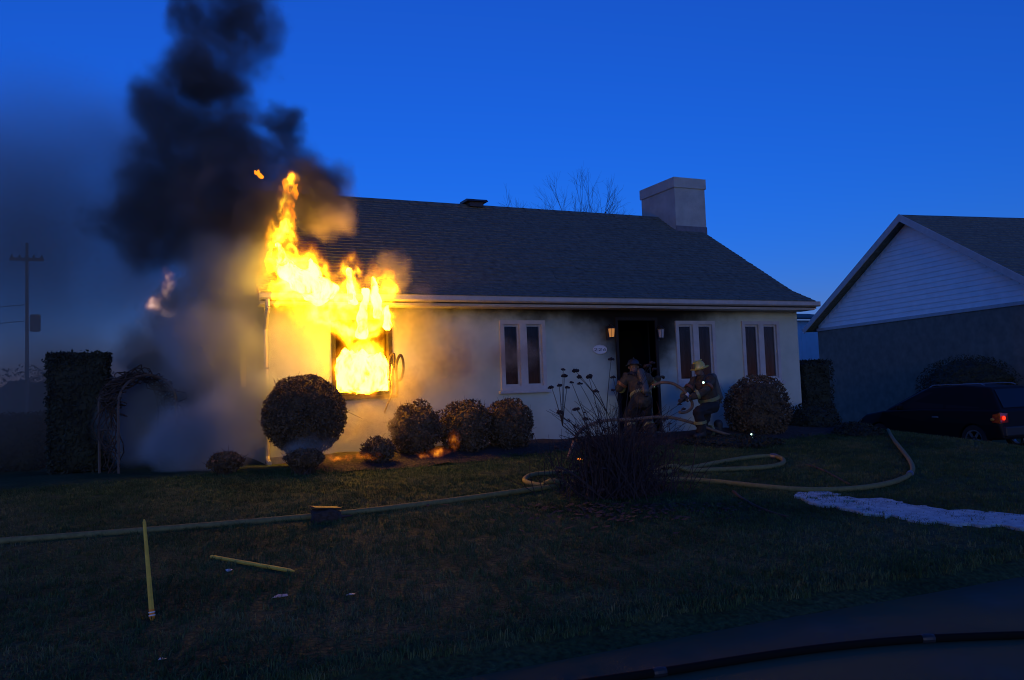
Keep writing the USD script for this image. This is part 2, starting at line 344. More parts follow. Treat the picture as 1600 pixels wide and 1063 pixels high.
gable = Polygon([(.24, -.3), (DEEP, -.3), (DEEP, HE+.1)]+[(y, roof_z(y)-.16) for y in (DEEP-KY, D2, KY+.05)]+[(.24, HE+.05)])
gable_l = gable.difference(sbox(2.2, 1.3, 3.0, 2.3))
obj('wall', extrude_x(gable_l, 0, .24), 'stucco', house)
obj('wall', extrude_x(gable, L-.24, L), 'stucco', house)
obj('wall', bx(.24, L-.24, DEEP-.24, DEEP, -.3, HE), 'stucco', house)
obj('foundation', cat([bx(-.012, L+.012, -.02, .1, -.3, .10)]), 'concrete', house)
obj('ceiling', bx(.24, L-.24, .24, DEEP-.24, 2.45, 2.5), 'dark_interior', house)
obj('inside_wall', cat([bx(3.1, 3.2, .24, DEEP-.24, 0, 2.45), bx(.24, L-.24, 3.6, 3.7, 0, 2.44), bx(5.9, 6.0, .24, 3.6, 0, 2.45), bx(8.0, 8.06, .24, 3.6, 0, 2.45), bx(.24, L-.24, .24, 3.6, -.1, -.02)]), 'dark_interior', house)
# roof: deck with the shingle courses laid on it
prof = [(-OV, HE), (KY, KZ), (D2, HR), (DEEP-KY, KZ), (DEEP+OV, HE)]
deck = Polygon([(y, z-.02) for y, z in prof]+[(y, z-.15) for y, z in prof[::-1]])
roof = obj('roof', extrude_x(deck, -OX, L+OX), 'roof_deck', house)
def slope_pts(n_lo, n_hi):
    a, b, c = np.array([-OV, HE]), np.array([KY, KZ]), np.array([D2, HR]); out = []
    for p, q, n in ((a, b, n_lo), (b, c, n_hi)):
        out += [p+(q-p)*k/n for k in range(n)]
    return out+[c]
courses = slope_pts(5, 31)
for k in range(len(courses)-1):
    p, q = courses[k], courses[k+1]; d = (q-p)/np.linalg.norm(q-p); nrm = np.array([-d[1], d[0]]); expo = np.linalg.norm(q-p)
    x = -OX-rng.uniform(0, .3); tabs = []
    while x < L+OX:
        w = .305+rng.uniform(-.03, .03); x0, x1 = max(x+.004, -OX-.01), min(x+w-.004, L+OX+.01)
        if x1 > x0+.02:
            lo = rng.uniform(-.012, .004); th = .012+rng.uniform(0, .007)
            s = [p+d*lo-nrm*.006, p+d*lo+nrm*th, q+d*.03+nrm*.003, q+d*.03-nrm*.02]
            tabs.append(extrude_x(Polygon([tuple(v) for v in s]), x0, x1))
        x += w
    obj('shingle_course', cat(tabs), 'roof_shingle' if rng.random() < .7 else 'roof_shingle_dark', roof)
caps = []
for k in range(56):
    x = -OX+k*(L+2*OX)/56; caps.append(extrude_x(Polygon([(D2-.15, HR-.085), (D2, HR+.012), (D2+.15, HR-.085), (D2+.15, HR-.068+.0), (D2, HR+.034), (D2-.15, HR-.068)]), x, x+(L+2*OX)/56+.03-.02*(k % 2)))
obj('ridge_cap', cat(caps), 'roof_shingle_dark', roof)
obj('soffit', bx(-OX, L+OX, -OV+.03, -.002, HE-.19, HE-.165), 'white_trim', house)
obj('fascia', bx(-OX, L+OX, -OV+.005, -OV+.03, HE-.17, HE-.03), 'white_trim', house)
gut = Polygon([(-OV-.11, HE-.03), (-OV-.105, HE-.10), (-OV-.07, HE-.125), (-OV+.0, HE-.125), (-OV+.0, HE-.115), (-OV-.065, HE-.115), (-OV-.095, HE-.095), (-OV-.10, HE-.03), (-OV-.095, HE-.02), (-OV-.12, HE-.02)])
gutter = obj('gutter', extrude_x(gut, -OX-.03, L+OX+.03), 'white_trim', house)
obj('end_cap', bx(-OX-.035, -OX-.03, -OV-.115, -OV, HE-.125, HE-.02), 'white_trim', gutter)
obj('end_cap', bx(L+OX+.03, L+OX+.035, -OV-.115, -OV, HE-.125, HE-.02), 'white_trim', gutter)
for sx, x0, x1 in ((0, -OX-.02, -OX), (1, L+OX, L+OX+.02)):
    rk = Polygon([(y, z+.0) for y, z in prof]+[(y, z-.17) for y, z in prof[::-1]])
    obj('rake_board', extrude_x(rk, x0, x1), 'white_trim', house)
dp = [(-.02, -OV-.05, HE-.12), (-.02, -OV-.05, HE-.24), (-.02, -OV+.0, HE-.30), (-.0, -.14, HE-.50), (.0, -.075, HE-.56), (.0, -.075, 1.4), (.0, -.075, .12), (.0, -.12, .05), (.0, -.3, .02)]
dpt = []
for a, b in zip(dp[:-1], dp[1:]): dpt.append(tube([a, b], .037, 8))
spout = obj('downspout', cat(dpt), 'white_trim', house)
for z in (.6, 1.55): obj('bracket', bx(-.045, .045, -.12, -.001, z-.012, z+.012), 'grey_metal', spout)

# windows: white frame with a wide mullion between two tall panes
def frame_mesh(x0, x1, z0, z1, mull=True, w=.075, y0=-.035, y1=.09):
    m = [bx(x0, x1, y0, y1, z1-w, z1), bx(x0, x1, y0, y1, z0, z0+w), bx(x0, x0+w, y0, y1, z0+w, z1-w), bx(x1-w, x1, y0, y1, z0+w, z1-w)]
    if mull: c = (x0+x1)/2; m.append(bx(c-.07, c+.07, y0, y1, z0+w, z1-w))
    return cat(m)
for x0, x1 in WINDOWS:
    c = (x0+x1)/2
    w_ = empty('window', house)
    obj('frame', frame_mesh(x0-.02, x1+.02, ZB-.02, ZT+.02), 'white_trim', w_)
    for a, b in ((x0+.055, c-.07), (c+.07, x1-.055)):
        obj('sash', cat([bx(a, b, .015, .055, ZT-.095, ZT-.055), bx(a, b, .015, .055, ZB+.055, ZB+.095), bx(a, a+.035, .015, .055, ZB+.095, ZT-.095), bx(b-.035, b, .015, .055, ZB+.095, ZT-.095)]), 'white_trim', w_)
        obj('pane', bx(a+.035, b-.035, .03, .036, ZB+.095, ZT-.095), 'window_glass', w_)
        xs = np.linspace(a-.02, b+.02, 30); yy = .30+.02*np.sin(xs*70+x0)
        cv = np.array([[x, y, z] for x, y in zip(xs, yy) for z in (ZB-.1, ZT+.1)]); q = [[2*i, 2*i+2, 2*i+3, 2*i+1] for i in range(29)]
        obj('curtain', (cv, q), 'curtain', w_)
    obj('sill', bx(x0-.07, x1+.07, -.085, .02, ZB-.075, ZB-.022), 'white_trim', w_)
# the window the fire comes out of: charred casing, no glass, a sash bent out of it
bw = empty('burning_window', house, label='burst window with charred casing full of fire')
x0, x1 = BURN
obj('frame', cat([bx(x0-.02, x0+.05, -.03, .1, ZB, ZT), bx(x1-.05, x1+.02, -.03, .1, ZB, ZT), bx(x0+.05, x1-.05, -.03, .1, ZT-.06, ZT+.02), bx(x0+.05, x1-.05, -.03, .1, ZB-.02, ZB+.05)]), 'charred_wood', bw)
obj('sill', bx(x0-.07, x1+.07, -.09, .02, ZB-.075, ZB-.022), 'soot_wood', bw)
def bent(pxs, Y, r): return tube(spline([on_y(a, b, Y+dy) for a, b, dy in pxs], 4*len(pxs)), r, 6)
obj('bent_sash', bent([(607, 595, 0), (609, 572, -.05), (611, 556, -.1), (615, 553, -.14), (616, 566, -.1), (613, 588, -.06), (615, 606, 0)], -.12, .022), 'soot_wood', bw)
obj('bent_sash', bent([(620, 618, 0), (620, 595, 0), (619, 575, -.04), (622, 560, -.1), (626, 555, -.12), (630, 566, -.1), (629, 586, -.05), (625, 594, 0), (619, 593, .02)], -.22, .024), 'soot_wood', bw)
obj('bent_sash', bent([(613, 604, 0), (610, 622, -.02), (604, 636, -.03), (601, 646, -.03)], -.2, .014), 'soot_wood', bw)

# doorway: burnt open, door leaf swung in
dr = empty('doorway', house)
obj('door_frame', cat([bx(DOOR[0]-.06, DOOR[0], -.03, .2, .12, 2.42), bx(DOOR[1], DOOR[1]+.06, -.03, .2, .12, 2.42), bx(DOOR[0], DOOR[1], -.03, .2, 2.36, 2.42)]), 'charred_wood', dr)
leaf = cat([bx(0, .05, 0, .84, .13, 2.33), bx(.05, .06, .12, .36, .3, .95), bx(.05, .06, .48, .72, .3, .95), bx(.05, .06, .12, .36, 1.1, 2.15), bx(.05, .06, .48, .72, 1.1, 2.15)])
leaf.apply_transform(T.translation_matrix([DOOR[0]+.02, .22, 0]) @ T.rotation_matrix(math.radians(-14), [0, 0, 1]))
obj('door', leaf, 'charred_wood', dr)
obj('threshold', bx(DOOR[0]-.1, DOOR[1]+.1, -.14, .24, .06, .118), 'concrete', dr)
obj('step', bx(DOOR[0]-.25, DOOR[1]+.25, -.62, -.145, -.1, .05), 'concrete', dr)

# chimney astride the right end of the ridge
def on_roof(px, py):
    lo, hi = 5., 40.; d = ray(px, py)
    for _ in range(60):
        t = (lo+hi)/2; p = EYE+t*d
        if p[2] < roof_z(p[1]) or p[1] > D2 and p[2] < HR: hi = t
        else: lo = t
    return EYE+lo*d
cA = on_roof(1057, 361); CX0, CY0 = cA[0], cA[1]
CX1 = on_y(1104, 362, CY0)[0]; CZ = on_y(1054, 277, CY0)[2]; CY1 = CY0+1.5
ch = obj('chimney', bx(CX0, CX1, CY0, CY1, roof_z(CY0)-.3, CZ-.26), 'chimney_stucco', house, label='broad pale rendered chimney')
obj('chimney_cap', bx(CX0-.03, CX1+.03, CY0-.03, CY1+.03, CZ-.26, CZ), 'chimney_stucco', ch)
obj('flue', bx(CX0+.2, CX1-.2, CY0+.3, CY0+.7, CZ, CZ+.02), 'black_metal', ch)
fl = [(CX0-.06, CY0-.10, roof_z(CY0-.1)+.012), (CX1+.06, CY0-.10, roof_z(CY0-.1)+.012)]
obj('flashing', cat([bx(CX0-.012, CX1+.012, CY0-.012, CY0-.002, roof_z(CY0)-.05, roof_z(CY0)+.14)]), 'grey_metal', ch)
# box vent on the ridge
vx = on_y(740, 319, D2)[0]
vt = obj('roof_vent', cat([bx(vx-.17, vx+.17, D2-.2, D2+.2, HR-.05, HR+.06)]), 'black_metal', house)
obj('vent_hood', cat([extrude_x(Polygon([(D2-.28, HR+.062), (D2+.28, HR+.062), (D2+.2, HR+.12), (D2-.2, HR+.12)]), vx-.26, vx+.26)]), 'black_metal', vt)

# wall lanterns either side of the door
def lantern(px, py, lit):
    p = on_y(px, py, -.14)
    t = empty('wall_lantern', house, label='wall lantern glowing orange' if lit else 'unlit sooty wall lantern')
    obj('bracket', cat([bx(p[0]-.045, p[0]+.045, -.02, -.001, p[2]-.14, p[2]+.14), tube([(p[0], -.02, p[2]+.11), (p[0], -.08, p[2]+.17), (p[0], -.14, p[2]+.14)], .012, 6)]), 'black_metal', t)
    obj('cage', cat([lathe([(.0, .16), (.02, .15), (.085, .085), (.085, .078), (0, .078)], (p[0], -.14, p[2]), 8), lathe([(0, -.10), (.05, -.10), (.06, -.088), (0, -.088)], (p[0], -.14, p[2]), 8)]
                    +[tube([(p[0]+.055*math.cos(a), -.14+.055*math.sin(a), p[2]-.09), (p[0]+.075*math.cos(a), -.14+.075*math.sin(a), p[2]+.08)], .005, 4) for a in np.arange(6)*math.pi/3]), 'black_metal', t)
    obj('glass', lathe([(0, -.088), (.048, -.088), (.066, .077), (0, .077)], (p[0], -.14, p[2]), 12), 'lantern_glow' if lit else 'lamp_clear', t)
lantern(955.5, 520, True); lantern(1033, 521, False)
# house number on an oval plaque
pc = on_y(937, 546.5, 0)
pl = obj('number_plaque', lathe([(0, 0), (.155, 0), (.16, .012), (.145, .024), (.135, .016), (0, .016)], (0, 0, 0), 32), 'plaque_white', house, label='oval white house number plaque')
def plaque_tf(m): m.apply_transform(np.array([[1, 0, 0, pc[0]], [0, 0, -1, -.002], [0, .58, 0, pc[2]], [0, 0, 0, 1.]])); return m
pm = lathe([(0, 0), (.155, 0), (.16, .012), (.145, .024), (.135, .016), (0, .016)], (0, 0, 0), 32); plaque_tf(pm)
UsdGeom.Mesh(stage.GetPrimAtPath(pl)).GetPointsAttr().Set(Vt.Vec3fArray.FromNumpy(np.asarray(pm.vertices, np.float32)))
tx = meshkit.text_mesh('226', .10, .004); b_ = tx.bounds; tx.apply_translation([-(b_[0][0]+b_[1][0])/2, -(b_[0][1]+b_[1][1])/2, .0165]); tx.apply_scale([1.15, 1, 1]); plaque_tf(tx)
obj('lettering', tx, 'plaque_ink', pl)

# ================================================================= the neighbour's house
A_, B_ = np.array([20.7, 8.3]), np.array([19.43, .25]); wd = (A_-B_)/np.linalg.norm(A_-B_); wn = np.array([wd[1], -wd[0]])   # along the gable wall (away from us) and into the house
def neighbour_hit(px, py):
    d = ray(px, py); k = ((A_-EYE[:2]) @ wn)/(d[:2] @ wn); return EYE+k*d
pk = neighbour_hit(1418, 336); ev = neighbour_hit(1268, 513); SB = neighbour_hit(1290, 512)[2]
s_pk, s_ev = (pk[:2]-B_) @ wd, (ev[:2]-B_) @ wd
half = s_ev-s_pk
NL = lambda m: (m.apply_transform(np.array([[wd[0], wn[0], 0, B_[0]], [wd[1], wn[1], 0, B_[1]], [0, 0, 1, 0], [0, 0, 0, 1.]])), m)[1]   # (s along the wall, n into the house, z)
nb = thing('neighbour_house', 'house next door with white clapboard gable over a dark lower wall', 'house')
ov2 = .35; slope2 = (pk[2]-ev[2])/half
def rz2(s): return pk[2]-abs(s-s_pk)*slope2
W0, W1 = s_pk-half+ov2, s_pk+half-ov2; NDEEP = 11.
obj('wall', NL(cat([bx(W0, W1, 0, .2, -.8, SB), bx(W0, W0+.2, .2, NDEEP, -.8, rz2(W0)-.2), bx(W1-.2, W1, .2, NDEEP, -.8, rz2(W1)-.2), bx(W0, W1, NDEEP, NDEEP+.2, -.8, SB)])), 'brick_grey', nb, label='dark lower wall')
gb = extrude_y(Polygon([(W0, SB), (W1, SB), (W1, rz2(W1)-.16), (s_pk, pk[2]-.16), (W0, rz2(W0)-.16)]), .04, .2)
gable_wall = obj('gable_wall', NL(gb), 'siding', nb)
z = SB
k = 0
while z < pk[2]-.25:                                  # clapboards
    z1 = z+.152
    s0, s1 = W0+max(0, (z1-(rz2(W0)-.2))/slope2)+.02, W1-max(0, (z1-(rz2(W1)-.2))/slope2)-.02
    if s1-s0 < .15: break
    pg = Polygon([(.038, z), (-.004, z), (.016, z1+.012), (.038, z1+.012)])
    m = extrude_x(pg, s0, s1); obj('clapboard', NL(m), 'siding', gable_wall); z = z1
obj('trim_board', NL(bx(W0-.02, W1+.02, -.03, .0, SB-.10, SB-.002)), 'white_trim', nb)
rp = Polygon([(W0-ov2, rz2(W0-ov2)), (s_pk, pk[2]), (W1+ov2, rz2(W1+ov2)), (W1+ov2, rz2(W1+ov2)-.14), (s_pk, pk[2]-.15), (W0-ov2, rz2(W0-ov2)-.14)])
nroof = obj('roof', NL(extrude_y(rp, -.30, NDEEP+.4)), 'roof_shingle', nb)
bar = Polygon([(W0-ov2-.02, rz2(W0-ov2)+.012), (s_pk, pk[2]+.018), (W1+ov2+.02, rz2(W1+ov2)+.012), (W1+ov2+.02, rz2(W1+ov2)-.20), (s_pk, pk[2]-.21), (W0-ov2-.02, rz2(W0-ov2)-.20)])
obj('rake_board', NL(extrude_y(bar, -.33, -.302)), 'white_trim', nb)
for s in (W0-ov2-.10, W1+ov2+.0): obj('gutter', NL(bx(s, s+.10, -.34, NDEEP+.4, rz2(W0-ov2)-.13, rz2(W0-ov2)-.02)), 'white_trim', nb)
dsl = math.hypot(1, slope2); nc = 30
for k in range(nc):                                    # courses on the slope that faces the street
    a = k/nc; s0 = s_pk-a*(half+.0); s1 = s_pk-(a+1/nc)*(half+.0); tabs = []
    if s1 < W0-ov2-.02: continue
    y = -.29
    while y < NDEEP+.35:
        w = .9; th = .014+rng.uniform(0, .008); y1 = min(y+w-.006, NDEEP+.38)
        tabs.append(extrude_y(Polygon([(s0, rz2(s0)+.002), (s1-.005, rz2(s1)+th), (s1-.005, rz2(s1)-.004), (s0, rz2(s0)-.01)]), y, y1)); y += w
    obj('shingle_course', NL(cat(tabs)), 'roof_shingle', nroof)

# shed behind, in the gap between the houses
shed = thing('garden_shed', 'pale shed wall showing in the gap between the two houses', 'shed', None, (24.6, 13.0, -.6))
for k in range(26): obj('wall_board', bx(-3.0+k*.23, -3.0+k*.23+.222, 0, .03+.004*(k % 3), -.2, 4.25), 'siding', shed)
obj('frame', cat([bx(-3, 2.98, .035, .12, -.2, 4.2), bx(-3, -2.9, .12, 3, -.2, 4.2), bx(2.88, 2.98, .12, 3, -.2, 4.2)]), 'siding', shed)
obj('roof', extrude_x(Polygon([(-.25, 4.26), (3.3, 4.8), (3.3, 4.88), (-.25, 4.34)]), -3.2, 3.2), 'roof_shingle_dark', shed)

# ================================================================= planting
def leaf_shell(n, c, r, seed, leaf=.035, lump=.12, lo=.8):
    """Leaf-sized faces spread through the outer part of a lumpy crown."""
    g = np.random.default_rng(seed); r = np.broadcast_to(r, 3)
    d = g.normal(size=(n, 3)); d /= np.linalg.norm(d, axis=1, keepdims=True)
    k = 1+lump*2*(meshkit.fbm(d*2.6+seed*3.1, 3, seed)-.5)
    p = d*(k*(lo+(1.03-lo)*g.random(n)**.5))[:, None]*r
    p = p+np.asarray(c)
    a = g.normal(size=(n, 3)); a /= np.linalg.norm(a, axis=1, keepdims=True); b = np.cross(a, g.normal(size=(n, 3))); b /= np.linalg.norm(b, axis=1, keepdims=True)
    s = leaf*(.6+.8*g.random((n, 1)))
    v = np.stack([p-a*s, p+b*s*.45, p+a*s, p-b*s*.45], 1).reshape(-1, 3)
    i = np.arange(n)*4
    return v, np.stack([i, i+1, i+2, i+3], 1)
def lumpy_core(c, r, seed, k=.86):
    m = trimesh.creation.icosphere(4, 1.0); d = m.vertices.copy(); kk = (k-.06)*(1+.34*(meshkit.fbm(d*2.6+seed*3.1, 3, seed)-.5)+.10*(meshkit.noise(d*14+seed)-.5))
    m.vertices = d*kk[:, None]*np.broadcast_to(r, 3)+np.asarray(c); return m
def join(*ms):
    vs, fs, n = [], [], 0
    for v, f in ms:
        v = np.asarray(v); f = np.asarray(f)
        if f.shape[1] == 4: f = np.vstack([f[:, [0, 1, 2]], f[:, [0, 2, 3]]])
        vs.append(v); fs.append(f+n); n += len(v)
    return np.vstack(vs), np.vstack(fs)
def tm(m): return m.vertices, m.faces
def twigs(n, base, c, r, seed, rad=.006, spread=.06, stop=(.75, 1.1)):
    """Thin bare shoots from the base out to the crown's surface, each with side shoots."""
    g = np.random.default_rng(seed); out = []; r = np.broadcast_to(r, 3)
    for _ in range(n):
        d = g.normal(size=3); d[2] = abs(d[2])*1.1-.35; d /= np.linalg.norm(d)
        e = np.asarray(c)+d*r*g.uniform(*stop); b0 = np.asarray(base)+g.normal(size=3)*[spread, spread, 0]
        mid = (b0+e)/2+g.normal(size=3)*.06*r+[0, 0, .12*r[2]]
        out.append(tm(tube([b0, mid, e], [rad*1.5, rad, rad*.4], 3, False)))
        for _k in range(2):
            q = mid+(e-mid)*g.uniform(.1, .8); out.append(tm(tube([q, q+g.normal(size=3)*r*.22+[0, 0, .05]], [rad*.7, rad*.3], 3, False)))
    return join(*out)
def round_bush(label, px, py, rpx, Y, rz=None, name='bush', material='bush_brown', n=5200, seed=1, group=None, twig=True, lump=.10, leaf=.03):
    c, r, _ = blob_px(px, py, rpx, Y, 1., rz); g0 = float(ground_z(c[0], c[1])); base = np.array([c[0], c[1], g0])
    t = thing(name, label, 'bush', group, base); c = c-base
    obj('crown', join(tm(lumpy_core(c, r, seed)), leaf_shell(n, c, r, seed, leaf, lump)), material, t)
    if twig: obj('twigs', twigs(170, (0, 0, 0), c, r, seed+50, stop=(.8, 1.18)), 'bush_twig', t, kind='stuff')
    obj('trunk', cat([tube([(dx, dy, -.1), (dx*1.6, dy*1.6, max(.05, c[2]*.6))], [.035, .02], 6) for dx, dy in ((0, 0), (.07, .04), (-.06, .05))]), 'bark', t)
    return t
round_bush('big clipped round bush before the left corner of the facade', 476, 648, 63, -1.15, 62, seed=3, n=11000, material='bush_brown', lump=.10, leaf=.026)
round_bush('shaggy brown bush nearest the burst window', 650, 672, 40, -1.0, 42, seed=5, n=3400, lump=.34, material='bush_brown')
round_bush('brown bush in the middle of the three under the blank wall', 728, 668, 40, -1.0, 42, seed=7, n=3400, lump=.3)
round_bush('brown bush below the first pair of tall panes', 795, 666, 37, -.95, 42, seed=9, n=3400, lump=.28)
round_bush('pale brown round bush behind the kneeling firefighter', 1184, 640, 50, -1.1, 54, seed=11, n=6000, lump=.08)
round_bush('dark umbrella shaped bush rising behind the parked car', 1513, 603, 74, 1.6, 47, seed=13, n=6000, material='evergreen', name='umbrella_bush', twig=False)
round_bush('low charred shrub at the left corner beside the downspout', 352, 722, 26, -1.35, 15, seed=15, n=900, lump=.3, name='low_shrub')
round_bush('small black shrub under the big clipped round bush', 476, 716, 28, -1.9, 13, seed=17, n=1200, lump=.3, name='low_shrub')
round_bush('scorched little shrub between ground fire and brown bushes', 592, 702, 26, -1.5, 18, seed=19, n=900, lump=.35, name='low_shrub')
round_bush('dark shrub at the right corner of the burning house', 1270, 668, 44, -.6, 40, seed=21, n=3000, material='evergreen', name='dark_shrub', twig=False)
round_bush('dark shrub spreading beside the drive before the parked car', 1340, 686, 40, -2.0, 26, seed=23, n=2500, material='evergreen', name='dark_shrub', twig=False)
round_bush('low juniper mound along the bed below the kneeling firefighter', 1130, 694, 90, -1.75, 14, seed=25, n=4000, material='evergreen', name='juniper', twig=False)
round_bush('low juniper mound at the right end of the bed', 1265, 696, 60, -1.75, 13, seed=27, n=3000, material='evergreen', name='juniper', twig=False)
round_bush('dark bush top showing over the garden arch in smoke', 236, 590, 34, 3.2, 40, seed=29, n=2500, material='evergreen', name='dark_bush', twig=False)

def column_hedge(label, x0px, x1px, ytop, Y, seed, name='clipped_hedge', material='evergreen', depth=None, n=7000):
    """A clipped upright hedge: a lumpy block of foliage with a slightly ragged, overhanging top."""
    a, b = on_y(x0px, ytop, Y), on_y(x1px, ytop, Y); cx = (a[0]+b[0])/2; w = b[0]-a[0]; g0 = float(ground_z(cx, Y)); h = (a[2]+b[2])/2-g0; dp = depth or w
    g = np.random.default_rng(seed); t = thing(name, label, 'hedge', None, (cx, Y+dp/2, g0))
    core = soft_box([w*.93, dp*.93, h*.99], min(.10, w*.2), (0, 0, h*.5)).subdivide().subdivide().subdivide()
    v = np.array(core.vertices); nz = meshkit.fbm(v*3.5+seed, 3, seed)-.5; v += np.nan_to_num(core.vertex_normals)*(nz*.16)[:, None]; v[:, :2] *= 1+.05*np.clip((v[:, 2]-h*.93)/(h*.07), 0, 1)[:, None]
    core = (v, np.array(core.faces))
    f = g.integers(0, 5, n); u = g.uniform(-.5, .5, (n, 3)); p = np.empty((n, 3))
    sgn = np.where(f < 2, f*2-1, 0)
    p[:] = u*[w, dp, h]
    p[f == 0, 0] = -w/2; p[f == 1, 0] = w/2; p[f == 2, 1] = -dp/2; p[f == 3, 1] = dp/2; p[f == 4, 2] = h/2
    p += g.normal(size=(n, 3))*.025; p[:, 2] += h/2
    p[:, :2] *= (1+.06*np.clip((p[:, 2]-h*.9)/(h*.1), 0, 1)+.10*(meshkit.fbm(p*3.5+seed, 3, seed)-.5))[:, None]
    d1 = g.normal(size=(n, 3)); d1 /= np.linalg.norm(d1, axis=1, keepdims=True); d2 = np.cross(d1, g.normal(size=(n, 3))); d2 /= np.linalg.norm(d2, axis=1, keepdims=True); s = .035*(.6+.9*g.random((n, 1)))
    vv = np.stack([p-d1*s, p+d2*s*.4, p+d1*s, p-d2*s*.4], 1).reshape(-1, 3); i = np.arange(n)*4
    obj('foliage', join(core, (vv, np.stack([i, i+1, i+2, i+3], 1))), material, t)
    obj('trunk', cat([tube([(dx*w, 0, -.1), (dx*w, 0, h*.6)], [.04, .025], 6) for dx in (-.25, .02, .27)]), 'bark', t)
column_hedge('tall square clipped hedge block left of the smoke', 76, 167, 555, .6, 31, n=9000)
column_hedge('dark clipped hedge at the left edge of the garden', -140, 62, 652, 2.2, 33, n=9000)
column_hedge('narrow dark hedge against the right corner of the burning house', 1257, 1301, 565, 1.2, 35, n=5000)

# far trees along the backs of the gardens on the left
fw_ = np.random.default_rng(77); lm = []
for x in np.arange(-34, 9, 2.6):
    c = np.array([x+fw_.normal()*.6, 46+fw_.normal()*3, 1.0]); lm += [tm(lumpy_core(c, (2.2, 2.0, fw_.uniform(2.2, 3.4)), int(fw_.integers(1, 999)), .9)), leaf_shell(1500, c, (2.3, 2.1, 2.7), int(fw_.integers(1, 999)), .10, .25)]
obj('distant_trees', join(*lm), 'evergreen', kind='stuff', label='far dark row of trees beyond the garden on the left', category='trees')

# garden arch with bare climber, half lost in the smoke
pa, pb = on_y(170, 700, .2), on_y(262, 700, 1.0)
ab = np.array([(pa[0]+pb[0])/2, (pa[1]+pb[1])/2, float(ground_z(pa[0], pa[1]))])
ga = thing('garden_arch', 'garden arch overgrown with bare climber beside the square hedge', 'arch', None, ab)
hw = np.linalg.norm((pb-pa)[:2])/2; ux = (pb-pa)*[1, 1, 0]/(2*hw); uy = np.array([-ux[1], ux[0], 0])
def arch_pts(off, h=1.50, n=24):
    a = np.linspace(0, np.pi, n-8); top = [ux*(-hw*math.cos(t))+np.array([0, 0, h-hw*.75+hw*.75*math.sin(t)]) for t in a]
    return [ux*-hw+np.array([0, 0, z]) for z in np.linspace(-.05, h-hw*.8, 4)]+top+[ux*hw+np.array([0, 0, z]) for z in np.linspace(h-hw*.8, -.05, 4)]
for off in (-.2, .2): obj('hoop', tube([p+uy*off for p in arch_pts(off)], .022, 6), 'trellis_wood', ga)
rungs = arch_pts(0)
for p in rungs[2:-2:3]: obj('rung', tube([p-uy*.22, p+uy*.22], .012, 5), 'trellis_wood', ga)
gv = np.random.default_rng(5); vine = []
for _ in range(70):
    k = gv.integers(0, len(rungs)-6); q = [np.array(rungs[k+j])+gv.normal(size=3)*.06+uy*gv.uniform(-.2, .2) for j in range(5)]; vine.append(tm(tube(spline(q, 9), .009, 4, False)))
obj('climber', join(*vine), 'bush_twig', ga)

# hydrangea with dried flower heads, standing in the lawn
hb = on_ground(965, 772); hy = thing('dried_hydrangea', 'bare shrub with dried dark flower heads standing in the lawn', 'shrub', None, hb)
kpx = float((hb-EYE) @ fwd)/FPX
gh = np.random.default_rng(12)
heads = [(874, 603), (882, 588), (893, 598), (905, 590), (886, 606), (862, 606), (920, 590), (899, 580), (880, 578), (906, 600), (955, 562), (921, 588), (958, 590), (1012, 573), (1022, 577), (1019, 568), (985, 585), (1000, 600), (958, 610), (900, 640), (875, 645), (1062, 632), (1068, 640), (930, 612), (1040, 655), (1050, 700), (870, 700), (915, 655)]
def head_at(px, py): return on_y(px, py, hb[1]+gh.uniform(-.35, .35))-hb
hp = [head_at(*h) for h in heads]
mains = []
for k, (tx_, tz_) in enumerate([(-.62, .85), (-.45, .75), (-.28, 1.0), (-.15, .80), (-.05, 1.05), (.05, .85), (.18, .95), (.3, .72), (.45, .6), (-.55, .4), (.5, .35), (-.35, .5), (.12, .55), (.28, .45)]):
    b0 = np.array([tx_*.22+gh.normal()*.05, gh.normal()*.08, -.03]); e = np.array([tx_, gh.uniform(-.3, .3), tz_])
    pts = spline([b0, b0*.6+e*.4+[0, 0, .14], e], 10); mains.append(pts); obj('stem', tube(pts, np.linspace(.013, .006, 10), 5), 'bush_twig', hy)
allm = np.vstack(mains)
for q in hp:
    a = allm[np.argmin(np.linalg.norm((allm-q)*[1, 1, .6], axis=1)+10*(allm[:, 2] > q[2]-.03))]
    obj('stem', tube(spline([a, (a+q)/2+[0, 0, .03], q], 7), np.linspace(.006, .003, 7), 4), 'bush_twig', hy)
    r = gh.uniform(.028, .050); cl = []
    for _ in range(26):
        d = gh.normal(size=3); d /= np.linalg.norm(d); d[2] = abs(d[2])*.7-.15; cl.append(tm(ball(q+d*r*gh.uniform(.3, 1), r*gh.uniform(.22, .42), 0)))
    obj('flower_head', join(*cl), 'seed_head', hy)
thin = []
for _ in range(190):
    b0 = np.array([gh.normal()*.26, gh.normal()*.2, .0]); e = np.array([gh.uniform(-.70, .95), gh.normal()*.3, gh.uniform(.4, 1.0+.25*gh.random())]); pts = spline([b0, (b0+e)/2+[0, 0, .12], e], 7); thin.append(tm(tube(pts, np.linspace(.006, .0025, 7), 3, False)))
    for k in (3, 4, 5):
        q = pts[k]; thin.append(tm(tube([q, q+gh.normal(size=3)*.07+[0, 0, .06]], [.003, .0015], 3, False)))
        if gh.random() < .5: thin.append(leaf_shell(3, q+gh.normal(size=3)*.04, (.02, .02, .02), int(gh.integers(1, 9999)), .022))
obj('thin_shoots', join(*thin), 'seed_head', hy, kind='stuff')
cv = []
for _ in range(520):                                   # the tangle of shoots at its foot
    a = np.array([gh.normal()*.30, gh.normal()*.25, 0.]); e = a+np.array([gh.normal()*.24, gh.normal()*.2, gh.uniform(.1, .85)]); cv.append(tm(tube([a, (a+e)/2+gh.normal(size=3)*.04, e], [.006, .005, .002], 3, False)))
